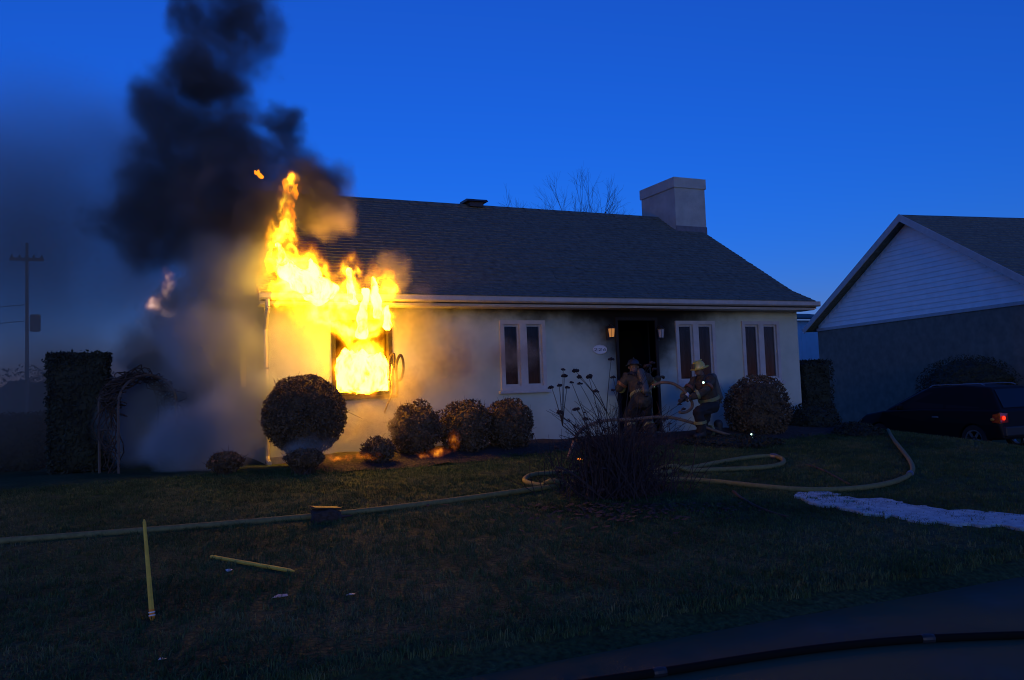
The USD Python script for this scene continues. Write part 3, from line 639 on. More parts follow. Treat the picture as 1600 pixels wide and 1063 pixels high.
obj('tangle', join(*cv, leaf_shell(600, (0, 0, .16), (.72, .5, .30), 41, .035, .4, .3)), 'seed_head', hy, kind='stuff')
# drooping bare branch left of it
obj('stem', tube(spline([on_y(950, 790, hb[1]-.2)-hb, on_y(905, 748, hb[1]-.3)-hb, on_y(880, 733, hb[1]-.3)-hb, on_y(868, 731, hb[1]-.3)-hb], 12), np.linspace(.02, .012, 12), 6), 'seed_head', hy)

# bare tree behind the ridge
def bare_tree(label, px, ytop, Y, seed, spread):
    p = on_y(px, ytop, Y); g = np.random.default_rng(seed); h = p[2]+.3; t = thing('bare_tree', label, 'tree', None, (p[0], p[1], -.3)); lim = []
    def grow(a, d, ln, r, lv):
        b = a+d*ln; m = (a+b)/2+g.normal(size=3)*ln*.05; lim.append(tm(tube([a, m, b], [r, r*.85, r*.65], 5 if lv < 2 else 3, False)))
        if lv < 5:
            for _ in range(3 if lv else 5):
                dd = d+g.normal(size=3)*spread; dd[2] = max(dd[2], .15)+.12; dd /= np.linalg.norm(dd); grow(a+(b-a)*g.uniform(.6, 1), dd, ln*g.uniform(.6, .78), r*.55, lv+1)
    obj('trunk', tube([(0, 0, -.2), (.05, 0, h*.18), (0, .05, h*.36)], [.2, .16, .12], 8), 'bark', t)
    grow(np.array([0, .05, h*.34]), np.array([0, 0, 1.]), h*.22, .055, 0)
    v, f = join(*lim); v = v*[1, 1, 1]; v[:, 2] *= h/v[:, 2].max(); obj('crown', (v, f), 'bark', t)
bare_tree('bare winter tree whose twigs show over the ridge', 905, 262, 17., 4, .38)
bare_tree('bare tree with low twigs over the ridge left of the chimney', 842, 290, 19., 8, .42)
# utility pole and its wires, far left
up = on_y(42, 380, 34.); ug = -.3
ut = thing('utility_pole', 'wooden utility pole with transformer behind the hedges at the left', 'pole', None, (up[0], up[1], ug))
obj('shaft', tube([(0, 0, -.2), (0, 0, up[2]-ug)], [.10, .07], 10), 'pole_wood', ut)
tz = on_y(47, 505, 34.)[2]-ug
obj('transformer', lathe([(0, -.42), (.21, -.42), (.24, -.36), (.24, .36), (.20, .42), (0, .44)], (.36, -.0, tz), 16), 'pole_wood', ut)
obj('crossarm', bx(-.75, .75, -.05, .05, up[2]-ug-.9, up[2]-ug-.75), 'pole_wood', ut)
for dx in (-.65, -.3, .3, .65): obj('insulator', lathe([(0, 0), (.05, 0), (.06, .08), (.03, .16), (0, .17)], (dx, 0, up[2]-ug-.75), 8), 'car_trim', ut)
for z0, z1 in ((up[2]-ug-.9-2.2, 3.2), (tz+.1, -1.2)):
    e = np.array([-22., -2., z0-.4]); a = np.array([-.1, 0, z0]); obj('wire', tube([a+(e-a)*k/14-np.array([0, 0, .6*4*(k/14)*(1-k/14)]) for k in range(15)], .016, 4), 'car_trim', ut)

# ================================================================= grass, snow and things lying on the lawn
gg = np.random.default_rng(21); N = 95000
gxy = np.c_[gg.uniform(-7.5, 13.5, N), gg.uniform(-10.3, -1.3, N)]
keep = (gxy[:, 1] > kerb_y(gxy[:, 0])+.12) & (gg.random(N) < .35+.9*meshkit.fbm(np.c_[gxy*1.1, np.zeros(N)], 3, 9)) & ~((gxy[:, 0] > 12.6+.12*np.clip(gxy[:, 1], -9, 2)))
gxy = gxy[keep]; gz = ground_z(gxy[:, 0], gxy[:, 1])+.05*(meshkit.fbm(np.c_[gxy*.9, np.zeros(len(gxy))], 3)-.5)-.012
GR = UsdGeom.PointInstancer.Define(stage, '/World/grass'); keys(GR.GetPrim(), kind='stuff', label='short dead winter grass covering the lawn')
UsdGeom.Scope.Define(stage, '/World/grass/tufts')
protos = []
for k in range(4):
    bl = []
    for _ in range(7):
        a = np.array([gg.normal()*.022, gg.normal()*.022, 0]); ang = gg.uniform(0, 6.28); ln = gg.uniform(.03, .062); lean = gg.uniform(.2, 1.1); d = np.array([math.cos(ang), math.sin(ang), 0]); sd = np.array([-d[1], d[0], 0])*.0026
        m = a+d*ln*.35*lean+[0, 0, ln*.62]; e = a+d*ln*lean+[0, 0, ln*.85]
        bl.append((np.array([a-sd, a+sd, m-sd*.8, m+sd*.8, e]), np.array([[0, 1, 3], [0, 3, 2], [2, 3, 4]])))
    usdkit.mesh(stage, f'/World/grass/tufts/tuft_{k}', join(*bl), '/World/Looks/grass_blade'); protos.append(f'/World/grass/tufts/tuft_{k}')
GR.CreatePrototypesRel().SetTargets([Sdf.Path(p) for p in protos])
GR.CreateProtoIndicesAttr(Vt.IntArray.FromNumpy(gg.integers(0, 4, len(gxy)).astype(np.int32)))
GR.CreatePositionsAttr(Vt.Vec3fArray.FromNumpy(np.c_[gxy, gz].astype(np.float32)))
an = gg.uniform(0, 2*np.pi, len(gxy)); sc = gg.uniform(.7, 1.3, len(gxy))
GR.CreateOrientationsAttr(Vt.QuathArray([Gf.Quath(float(math.cos(a/2)), 0., 0., float(math.sin(a/2))) for a in an]))
GR.CreateScalesAttr(Vt.Vec3fArray.FromNumpy(np.repeat(sc[:, None], 3, 1).astype(np.float32)))

ol = [(1245, 772), (1270, 769), (1300, 773), (1330, 779), (1380, 781), (1420, 789), (1450, 792), (1500, 797), (1560, 803), (1640, 811), (1740, 822), (1740, 838), (1640, 829), (1560, 825), (1500, 822), (1440, 817), (1400, 809), (1350, 803), (1310, 795), (1275, 789), (1255, 782)]
sp_ = Polygon([tuple(on_ground(*p)[:2]) for p in ol]); ring = sp_.exterior
pts = []
for s in np.arange(0, ring.length, .05):
    q = ring.interpolate(s); v = np.array([q.x, q.y]); n_ = meshkit.fbm(np.array([[v[0]*3.2, v[1]*3.2, 0]]), 4, 4)[0]-.5; m_ = meshkit.fbm(np.array([[v[0]*3.2, v[1]*3.2, 9.]]), 4, 5)[0]-.5
    pts.append(v+np.array([n_, m_])*.42+np.array([meshkit.noise(np.array([[v[0]*14, v[1]*14, 2.]]))[0]-.5, meshkit.noise(np.array([[v[0]*14, v[1]*14, 7.]]))[0]-.5])*.16)
sp_ = Polygon(pts).buffer(0)
if sp_.geom_type != 'Polygon': sp_ = max(sp_.geoms, key=lambda g_: g_.area)
for (hx, hy_, hr) in ((1272, 781, .05), (1297, 777, .06), (1330, 786, .06), (1345, 795, .04)):
    q = on_ground(hx, hy_); sp_ = sp_.difference(Polygon([(q[0]+hr*math.cos(a)*(1+.5*math.sin(3*a)), q[1]+hr*1.3*math.sin(a)) for a in np.linspace(0, 6.28, 14)[:-1]]))
if sp_.geom_type != 'Polygon': sp_ = max(sp_.geoms, key=lambda g_: g_.area)
sm = trimesh.creation.extrude_polygon(sp_, 1.0, engine='earcut'); v = np.array(sm.vertices); top = v[:, 2] > .5
v[:, 2] = ground_z(v[:, 0], v[:, 1])+np.where(top, .020, -.02); v[~top, :2] += (v[~top, :2]-v[~top, :2].mean(0))*.004; sm.vertices = v
obj('snow', sm, 'snow', kind='stuff', label='long ragged patch of old snow melting on the lawn', category='snow')

def hose_tube(path_px, rad, material, name, label, n=None, lift=0., over=None):
    pts = []
    for k, p in enumerate(path_px):
        q = on_ground(p[0], p[1], rad) if len(p) == 2 else on_y(p[0], p[1], p[2])
        pts.append(q)
    c = spline(pts, n or 14*len(pts))
    c[:, 2] = np.where(np.arange(len(c)) >= 0, np.maximum(c[:, 2], ground_z(c[:, 0], c[:, 1])+rad*.8+lift), c[:, 2])
    return c
hA = [(-260, 866), (-90, 853), (0, 846), (226, 829), (350, 819), (500, 806), (700, 783), (870, 760), (980, 747), (1060, 735), (1150, 718), (1205, 713), (1224, 719), (1205, 729), (1125, 734), (1040, 737), (950, 738), (880, 739), (838, 741), (820, 749), (834, 757), (890, 761), (980, 754), (1060, 750), (1140, 755), (1250, 765), (1350, 762), (1408, 749), (1426, 734), (1416, 712), (1400, 692), (1380, 672)]
c = hose_tube(hA, .033, '', '', '', 420)
for k in range(len(c)):                                 # where it crosses over itself the later run rides on top
    if k > 140:
        d = np.linalg.norm(c[:k-25, :2]-c[k, :2], axis=1).min()
        c[k, 2] += .07*float(smooth01(np.array((.16-d)/.12)))
ho = thing('fire_hose', 'pale canvas fire hose looping across the lawn', 'hose')
obj('hose_line', tube(c, .033, 10), 'hose_canvas', ho, smooth=True)
for k in (150, 330):
    d = (c[k+1]-c[k-1]); d /= np.linalg.norm(d); obj('coupling', tube([c[k]-d*.07, c[k]-d*.03, c[k]+d*.03, c[k]+d*.07], [.038, .046, .046, .038], 12), 'grey_metal', ho)
hB = [(884, 722, -2.2), (893, 700, -2.0), (903, 678, -1.8), (922, 664, -1.6), (950, 657, -1.5), (990, 655, -1.4), (1040, 652, -1.35), (1085, 662, -1.5), (1140, 680, -1.6), (1200, 690, -1.9), (1260, 700, -2.3)]
c = spline([on_y(*p) for p in hB], 120)
obj('attack_hose', tube(c, .028, 8), 'hose_brown', smooth=True, label='brown hose arching over the bed behind the dried hydrangea', category='hose')
hC = [(1012, 612, -1.02), (1026, 600, -1.12), (1045, 598, -1.25), (1062, 605, -1.35), (1074, 617, -1.42), (1082, 632, -1.45), (1076, 642, -1.5), (1062, 644, -1.62)]
hose_c = thing('hose_length', 'stiff brown hose bowed between the two firefighters', 'hose')
c = spline([on_y(*p) for p in hC], 60); obj('hose_line', tube(c, .027, 8), 'hose_brown', hose_c, smooth=True)
q = c[34]; obj('coupling', tube([q-(c[35]-c[33])*1.0, q+(c[35]-c[33])*1.0], .038, 10), 'tape_white', hose_c)
# black hose on the street with two couplings
hD = [(700, 1110), (850, 1078), (950, 1062), (1060, 1046), (1180, 1027), (1300, 1011), (1420, 1000), (1520, 995), (1620, 992), (1800, 992)]
c = spline([on_z(a, b, STREET_Z+.022) for a, b in hD], 160); sh = thing('street_hose', 'black hose lying along the street below the lawn', 'hose')
obj('hose_line', tube(c, .024, 10), 'hose_black', sh, smooth=True)
for a in (1452, 1030):
    k = int(np.argmin([abs(((p-EYE) @ right)/((p-EYE) @ fwd)*FPX+800-a) for p in c])); d = c[k+1]-c[k-1]; d /= np.linalg.norm(d)
    obj('coupling', tube([c[k]-d*.04, c[k]-d*.02, c[k]+d*.02, c[k]+d*.04], [.026, .030, .030, .026], 12), 'car_trim', sh)

# marker stakes
s0 = on_ground(238, 968); s1 = s0+(on_y(226, 815, s0[1])-s0)+np.array([0, .12, 0]); ln = s1-s0
st = thing('marker_stake', 'upright yellow stake with orange foot at the left of the lawn', 'stake')
def flat_stake(a, b, w, th): return tube([a, b], [w, w*.62], 6)
obj('shaft', tube([s0+ln*.10, s0+ln*.97, s1], [.019, .012, .006], 6), 'stake_wood', st)
obj('foot', tube([s0-ln*.05, s0+ln*.02, s0+ln*.0995], [.006, .019, .0195], 6), 'stake_orange', st)
for k in (.035, .065): obj('tape_band', tube([s0+ln*k, s0+ln*(k+.012)], .0215, 8), 'tape_white', st)
a, b = on_ground(330, 870, .02), on_ground(460, 893, .02)
obj('fallen_stake', cat([tube([a, a+(b-a)*.95, b], [.016, .016, .006], 6)]), 'stake_wood', label='yellow stake lying flat on the lawn', category='stake')
# charred lump of roof edge lying on the lawn
q = on_ground(513, 815); db = thing('charred_debris', 'charred piece of roof edge lying beside the hose', 'debris', None, q)
R0 = T.euler_matrix(.1, -.06, .25)
ch_m = trimesh.convex.convex_hull(np.array([[-.17, -.06, 0], [.15, -.07, 0], [.19, .05, 0], [-.16, .07, 0], [-.18, -.05, .12], [.02, -.05, .13], [.14, -.03, .09], [-.16, .06, .14], [.04, .07, .135], [.17, .04, .07]])).subdivide().subdivide().subdivide()
v = np.array(ch_m.vertices); v += ch_m.vertex_normals*((meshkit.fbm(v*14, 3, 2)-.5)*.04)[:, None]; ch_m.vertices = v; ch_m.apply_transform(R0); obj('lump', ch_m, 'debris_char', db)
fp = rbx([.30, .13, .012], [-.02, .01, .145], .25, .12, .05); obj('shingle', fp, 'soot_wood', db)
obj('splinter', tube([(.12, -.02, .04), (.24, -.05, .045)], [.018, .008], 5), 'soot_wood', db)
def scrap(px, py, s, material, label, name, seed):
    p = on_ground(px, py); g = np.random.default_rng(seed); m = trimesh.convex.convex_hull(g.normal(size=(14, 3))*[s, s*.7, s*.35]); m.apply_translation(p+[0, 0, s*.5]); obj(name, m, material, label=label, category='scrap')
scrap(438, 934, .025, 'pale_scrap', 'small pale scrap below the fallen stake', 'scrap', 1)
scrap(361, 893, .018, 'tape_white', 'tiny white scrap beside the fallen stake', 'scrap', 2)
scrap(548, 930, .012, 'tape_white', 'tiny bright fleck on the bare lawn', 'scrap', 3)
scrap(904, 720, .035, 'ember_glow', 'glowing orange ember left of the dried hydrangea', 'ember', 4)
scrap(254, 1031, .014, 'tape_white', 'tiny white fleck at the dark lower left of the lawn', 'scrap', 5)
def stick(pts_px, r, label):
    obj('fallen_branch', tube(spline([on_ground(a, b, r*.8) for a, b in pts_px], 14), np.linspace(r, r*.6, 14), 6), 'bush_twig', label=label, category='branch')
stick([(1262, 727), (1290, 737), (1318, 752), (1328, 757)], .018, 'thin fallen branch inside the loop of the hose')
stick([(1146, 768), (1168, 784), (1198, 798), (1232, 808)], .018, 'thin fallen branch between the hose and the snow')
# leaf litter and twigs under the hydrangea
lt = []
for _ in range(500):
    p = on_ground(965+gh.normal()*90, 790+abs(gh.normal())*16)
    a = gh.uniform(0, 6.28); d = np.array([math.cos(a), math.sin(a), gh.uniform(-.1, .4)])*gh.uniform(.02, .05); s_ = np.array([-d[1], d[0], .01])*.5; p = p+[0, 0, .03]
    lt.append((np.array([p-d, p+s_, p+d, p-s_]), np.array([[0, 1, 2], [0, 2, 3]])))
obj('dead_leaves', join(*lt), 'seed_head', kind='stuff', label='dead leaves strewn round the dried hydrangea', category='leaves')

# ================================================================= the parked car (nose towards the house)
car_at = np.array([on_y(1565, 660, -2.75)[0], -2.75]); cgz = float(ground_z(car_at[0]+.8, 0))
CARW = 1.66
car = thing('parked_car', 'dark hatchback parked nose first on the drive beside the lawn', 'car', None, (car_at[0]+CARW/2, car_at[1], cgz))
def rhull(pts, r): return hull_pts((np.asarray(pts, float)[:, None]+(trimesh.creation.icosphere(2, r).vertices)[None]).reshape(-1, 3))
def sym(pts): return [(s*x, y, z) for x, y, z in pts for s in (-1, 1)]
low = rhull(sym([(.72, .06, .36), (.76, .10, .60), (.72, .10, .86), (.76, .5, .34), (.77, 2.0, .34), (.77, 2.0, .66), (.76, 3.3, .34), (.74, 3.0, .84), (.70, 3.75, .40), (.64, 3.82, .60), (.66, 3.55, .76), (.73, 1.9, .88)]), .055)
cabin = rhull(sym([(.70, .12, .88), (.70, 2.95, .86), (.52, .42, 1.34), (.53, 1.1, 1.40), (.52, 1.85, 1.37), (.50, 2.05, 1.32)]), .045)
arches = [m3.Manifold(m3.Mesh(np.asarray(w.vertices, np.float32), np.asarray(w.faces, np.uint32))) for w in (trimesh.creation.cylinder(.335, 2.4, sections=32, transform=T.translation_matrix([0, yy, .30]) @ T.rotation_matrix(math.pi/2, [0, 1, 0])) for yy in (.68, 3.12))]
wells = union([a - m3.Manifold.cube([1.0, 6, 3], True) for a in arches])
shell = to_tm(union([low]) - wells); obj('body', shell, 'car_paint', car, smooth=35)
obj('cabin', to_tm(cabin), 'car_paint', car, smooth=35)
def quad(pts, th, nrm):
    pts = np.array(pts, float); n_ = np.asarray(nrm, float)*th; v = np.vstack([pts, pts+n_]); return trimesh.convex.convex_hull(v)
mat('car_glass', (.012, .012, .014), .3, spec=.25)
def side_pt(y, z, s): return (s*((.745-(z-.88)*(.745-.567)/(1.385-.88))+.004), y, z)
for s in (-1, 1):
    obj('side_window', trimesh.convex.convex_hull(np.array([side_pt(y, z, s) for y, z in ((.55, .95), (1.35, .94), (1.35, 1.32), (.72, 1.29))]+[side_pt(y, z, s*.985) for y, z in ((.55, .95), (1.35, .94), (1.35, 1.32), (.72, 1.29))])), 'car_glass', car)
    obj('side_window', trimesh.convex.convex_hull(np.array([side_pt(y, z, s) for y, z in ((1.43, .94), (2.62, .93), (2.06, 1.29), (1.43, 1.32))]+[side_pt(y, z, s*.985) for y, z in ((1.43, .94), (2.62, .93), (2.06, 1.29), (1.43, 1.32))])), 'car_glass', car)
    obj('door_handle', soft_box([.03, .16, .03], .012, (s*.832, 1.55, .76)), 'wheel_metal', car)
    obj('mirror', soft_box([.16, .10, .12], .04, (s*.88, 2.42, .98)), 'car_paint', car)
    tl = obj('tail_light', trimesh.convex.convex_hull(np.array([(s*.83, .22, .66), (s*.80, .04, .64), (s*.62, .0, .66), (s*.62, .0, .84), (s*.78, .06, .86), (s*.81, .20, .82)])), 'lamp_red', car)
    obj('bulb', ball((s*.74, .005, .75), (.05, .012, .045), 2), 'tail_glow' if s < 0 else 'lamp_red', tl)
    obj('indicator', ball((s*.835, .20, .72), (.012, .05, .03), 2), 'lamp_amber', tl)
    obj('headlight', trimesh.convex.convex_hull(np.array([(s*.70, 3.86, .56), (s*.52, 3.88, .56), (s*.54, 3.82, .69), (s*.74, 3.66, .70)])), 'lamp_clear', car)
    for yy in (.68, 3.12):
        Rw = T.translation_matrix([s*.70, yy, .30]) @ T.rotation_matrix(math.pi/2, [0, 1, 0])
        wh = empty('wheel', car)
        m = lathe([(.20, -.09), (.285, -.09), (.305, -.06), (.305, .06), (.285, .09), (.20, .09), (.20, -.09)], sections=28); m.apply_transform(Rw); obj('tyre', m, 'tyre_rubber', wh, smooth=40)
        sp5 = [trimesh.creation.box([.16, .05, .02], T.rotation_matrix(a, [0, 0, 1]) @ T.translation_matrix([.11, 0, s*.07])) for a in np.arange(5)*2*math.pi/5]
        m = cat([lathe([(.17, -.085), (.20, -.085), (.20, .085), (.185, .085), (.17, -.07)], sections=24), lathe([(0, .06*s-.02), (.055, .06*s-.02), (.055, .06*s+.02), (0, .06*s+.02)], sections=14)]+sp5); m.apply_transform(Rw); obj('rim', m, 'wheel_metal', wh)
obj('windscreen', trimesh.convex.convex_hull(np.array(sym([(.64, 2.90, .94), (.50, 2.14, 1.33), (.60, 2.90, .93), (.47, 2.12, 1.33)])))if False else quad([(-.62, 2.965, .93), (.62, 2.965, .93), (.48, 2.13, 1.345), (-.48, 2.13, 1.345)], .01, (0, .5, .86)), 'car_glass', car)
obj('rear_window', quad([(-.60, .105, .95), (.60, .105, .95), (.49, .36, 1.33), (-.49, .36, 1.33)], .012, (0, -.83, .55)), 'car_glass', car)
obj('bumper', to_tm(rhull(sym([(.74, .05, .40), (.72, -.01, .40), (.74, .05, .54), (.72, -.01, .54)]), .03)), 'car_trim', car)
obj('number_plate', bx(-.16, .16, -.052, -.042, .42, .53), 'plate_white', car)
obj('roof_rail', cat([tube([(s*.50, .55, 1.42), (s*.50, .65, 1.46), (s*.50, 1.8, 1.455), (s*.50, 1.9, 1.41)], .014, 6) for s in (-1, 1)]), 'wheel_metal', car)

# ================================================================= firefighters
def hand_mesh(wrist, d, up_, side):
    """A gloved hand: palm, four curled fingers of unequal length and a thumb."""
    d = np.array(d, float)/np.linalg.norm(d); u = np.array(up_, float); u -= d*(u @ d); u /= np.linalg.norm(u); w = np.cross(d, u)*side; b = []
    for k, (off, ln) in enumerate(((-.030, .070), (-.010, .082), (.010, .076), (.030, .060))):
        r0 = wrist+d*.02+w*off*.7; kn = wrist+d*.085+w*off
        b.append(capsule(r0, kn, .016, .012)); m1 = kn+d*ln*.35-u*ln*.35; m2 = m1-u*ln*.35-d*ln*.25; b += [capsule(kn, m1, .0115, .0105), capsule(m1, m2, .0105, .009)]
    t0 = wrist+d*.025-w*.025; t1 = t0+d*.035-w*.035-u*.01; t2 = t1+d*.028-u*.022; b += [capsule(t0, t1, .015, .012), capsule(t1, t2, .012, .0095)]
    return to_tm(union(b))
def firefighter(label, at, face, J, helmet, tank=True, lamp=None):
    """J: joints in (forward, left, up) metres."""
    fx = np.array([math.cos(face), math.sin(face), 0.]); fl = np.array([-fx[1], fx[0], 0.])
    W = {k: np.array(v[0])*0+fx*v[0]+fl*v[1]+np.array([0, 0, v[2]]) for k, v in J.items()}
    t = thing('person', label, 'person', None, at); R3 = np.array([fx, fl, [0, 0, 1]]).T
    H = W['head']; hd = W.get('look', fx); hd = hd/np.linalg.norm(hd); hl = np.cross([0, 0, 1], hd); hl /= np.linalg.norm(hl); hu = np.cross(hd, hl)
    bones = [(W['pelvis'], W['chest'], .13, .15), (W['chest'], W['neck'], .13, .06), (W['neck'], H-hu*.04, .055, .06), (H-hu*.05+hd*.03, H+hu*.035-hd*.01, .07, .088), (H-hu*.07+hd*.05, H-hu*.03+hd*.055, .04, .05),
             (H+hd*.085-hu*.01, H+hd*.11-hu*.03, .010, .014), (H+hl*.085-hu*.02, H+hl*.09+hu*.015, .014, .016), (H-hl*.085-hu*.02, H-hl*.09+hu*.015, .014, .016)]
    for s in 'lr':
        bones += [(W['chest'], W['sh'+s], .10, .065), (W['sh'+s], W['el'+s], .055, .042), (W['el'+s], W['wr'+s], .042, .030), (W['pelvis'], W['hip'+s], .10, .085), (W['hip'+s], W['kn'+s], .085, .06), (W['kn'+s], W['an'+s], .058, .042)]
    body = obj('body', organic(bones, .03, 6), 'skin', t, smooth=True)
    for s in (-1, 1): obj('eye', ball(H+hd*.082+hl*s*.032+hu*.012, (.010,)*3, 1), 'helmet_black', body)
    coat = [(W['pelvis']+[0, 0, .02], W['chest'], .175, .195), (W['chest'], W['neck']-[0, 0, .02], .17, .09)]
    trou = [(W['pelvis'], W['pelvis']+[0, 0, .08], .16, .16)]
    for s in 'lr':
        coat += [(W['chest'], W['sh'+s], .15, .095), (W['sh'+s], W['el'+s], .092, .075), (W['el'+s], W['wr'+s]*.92+W['el'+s]*.08, .075, .062)]
        trou += [(W['pelvis'], W['hip'+s], .14, .125), (W['hip'+s], W['kn'+s], .125, .10), (W['kn'+s], W['an'+s]*.85+W['kn'+s]*.15, .10, .085)]
    def folds(m, k): v = np.array(m.vertices); m.vertices = v+np.nan_to_num(m.vertex_normals)*((meshkit.fbm(v*[9, 9, 16]+k, 3, k)-.5)*.05)[:, None]; return m
    coat_p = obj('coat', folds(organic(coat, .03, 6), 3), 'turnout_cloth', t, smooth=True); tr_p = obj('trousers', folds(organic(trou, .03, 6), 8), 'turnout_dark', t, smooth=True)
    def band(a, b, u, r, par, m='reflective_tape', w=.05):
        d = (b-a)/np.linalg.norm(b-a); c = a+(b-a)*u; obj('reflective_band', tube([c-d*w/2, c+d*w/2], r, 16), m, par)
    for s in 'lr':
        band(W['el'+s], W['wr'+s], .55, .088, coat_p); band(W['sh'+s], W['el'+s], .6, .104, coat_p, 'reflective_orange'); band(W['kn'+s], W['an'+s], .5, .118, tr_p)
        obj('glove', hand_mesh(W['wr'+s], W['ha'+s], [0, 0, 1], 1 if s == 'l' else -1), 'glove_leather', t, smooth=True)
        td = W.get('toe'+s, fx); td = td/np.linalg.norm(td)
        obj('boot', to_tm(union([capsule(W['an'+s]+[0, 0, .14], W['an'+s], .085, .07, 2), capsule(W['an'+s]-[0, 0, .02]-td*.03, W['an'+s]-[0, 0, .035]+td*.17, .06, .045, 2)])), 'boot_rubber', t, smooth=True)
    band(W['pelvis'], W['chest'], .35, .205, coat_p, 'reflective_tape', .06)
    Rh = np.eye(4); Rh[:3, 0], Rh[:3, 1], Rh[:3, 2], Rh[:3, 3] = hd, hl, hu, H+hu*.03
    dome = lathe([(0, .135), (.05, .128), (.09, .10), (.112, .055), (.12, .0), (.112, .0), (0, .10)], sections=24); dome.apply_scale([1.15, 1, 1]); brim = lathe([(.115, -.004), (.155, -.014), (.158, -.004), (.115, .012)], sections=28); brim.apply_scale([1.28, .95, 1]); brim.apply_translation([-.02, 0, 0])
    crest = trimesh.creation.box([.24, .018, .02], T.translation_matrix([0, 0, .125])); sh_ = trimesh.creation.box([.012, .07, .09], T.translation_matrix([.142, 0, .06]) @ T.rotation_matrix(-.25, [0, 1, 0]))
    hm = cat([dome, brim, crest]); hm.apply_transform(Rh); hp_ = obj('helmet', hm, helmet, t, smooth=30); sh_.apply_transform(Rh); obj('helmet_shield', sh_, 'helmet_black', hp_)
    if tank:
        sp_d = (W['neck']-W['pelvis'])/np.linalg.norm(W['neck']-W['pelvis']); bk = np.cross(sp_d, fl); bk = -bk if bk @ fx > 0 else bk; c0 = (W['chest']*.75+W['pelvis']*.25)+bk*.25
        ap = obj('air_tank', to_tm(capsule(c0-sp_d*.20, c0+sp_d*.20, .075, .075, 2)), 'tank_steel', t, smooth=True)
        obj('tank_valve', tube([c0-sp_d*.26, c0-sp_d*.32], [.025, .03], 8), 'black_metal', ap)
        obj('strap', cat([tube(spline([W['sh'+s]*.6+W['chest']*.4+bk*.16, W['sh'+s]*.65+W['neck']*.35+[0, 0, .07], W['chest']+fx*.2+fl*(.1 if s == 'l' else -.1), W['pelvis']*.5+W['chest']*.5+fx*.2+fl*(.13 if s == 'l' else -.13)], 14), .018, 6) for s in 'lr']), 'boot_rubber', ap)
    if lamp is not None:
        c0 = fx*lamp[0]+fl*lamp[1]+np.array([0, 0, lamp[2]]); lp = obj('torch', tube([c0-fx*.07, c0+fx*.07], .022, 10), 'black_metal', t); obj('lens', tube([c0+fx*.07, c0+fx*.08], .02, 10), 'torch_glow', lp)
    return t
p2 = on_y(1108, 640, -1.45); z2 = float(ground_z(p2[0], p2[1]))+.07
firefighter('firefighter in yellow helmet kneeling and feeding the hose', (p2[0], p2[1], z2), math.pi+.10, {
    'pelvis': (-.04, 0, .60), 'chest': (.06, 0, .93), 'neck': (.14, 0, 1.13), 'head': (.20, 0, 1.27), 'look': (1, .1, -.25), 'shl': (.10, .20, 1.06), 'shr': (.14, -.20, 1.05), 'ell': (.30, .24, .86), 'elr': (.34, -.22, .84), 'wrl': (.52, .10, .76), 'wrr': (.55, -.08, .74), 'hal': (1, -.3, -.3), 'har': (1, .3, -.2),
    'hipl': (.0, .10, .57), 'hipr': (-.02, -.10, .57), 'knl': (.40, .14, .50), 'knr': (.10, -.13, .12), 'anl': (.34, .14, .09), 'anr': (-.34, -.13, .09), 'toel': (1, .1, 0), 'toer': (-.4, 0, -.5)}, 'helmet_yellow', True, (.28, .26, 1.02))
p1 = on_y(1000, 620, -.78)
firefighter('firefighter crouching in the black doorway with the hose', (p1[0], p1[1], .03), math.pi/2-.2, {
    'pelvis': (-.10, 0, .74), 'chest': (.08, 0, 1.06), 'neck': (.18, 0, 1.25), 'head': (.26, 0, 1.38), 'look': (1, -.3, -.2), 'shl': (.10, .20, 1.19), 'shr': (.12, -.20, 1.18), 'ell': (.20, .34, .98), 'elr': (.18, -.36, 1.02), 'wrl': (.40, .18, .98), 'wrr': (.06, -.42, 1.16), 'hal': (1, -.4, .1), 'har': (.1, -.8, .3),
    'hipl': (-.06, .10, .72), 'hipr': (-.06, -.10, .72), 'knl': (.24, .16, .46), 'knr': (.14, -.15, .42), 'anl': (.08, .16, .09), 'anr': (-.16, -.15, .09)}, 'helmet_black', True, (-.02, -.34, 1.0))
# hand lamp set down in the bed
q = on_y(1174, 681, -1.85); ln_ = thing('hand_lamp', 'hand lamp shining pale green from the bed by the round bush', 'lamp', None, q)
obj('casing', tube([(.10, .03, .0), (.02, .0, .0), (.0, -.005, .0)], [.03, .035, .045], 12), 'black_metal', ln_)
obj('handle', tube([(.09, .03, .03), (.08, .02, .075), (.02, 0, .08), (.01, 0, .04)], .009, 6), 'black_metal', ln_)
obj('lens', lathe([(0, 0), (.042, 0), (.036, .012), (0, .016)], sections=14, R=T.rotation_matrix(math.pi/2, [1, 0, 0]), at=(0, -.008, 0)), 'torch_glow', ln_)

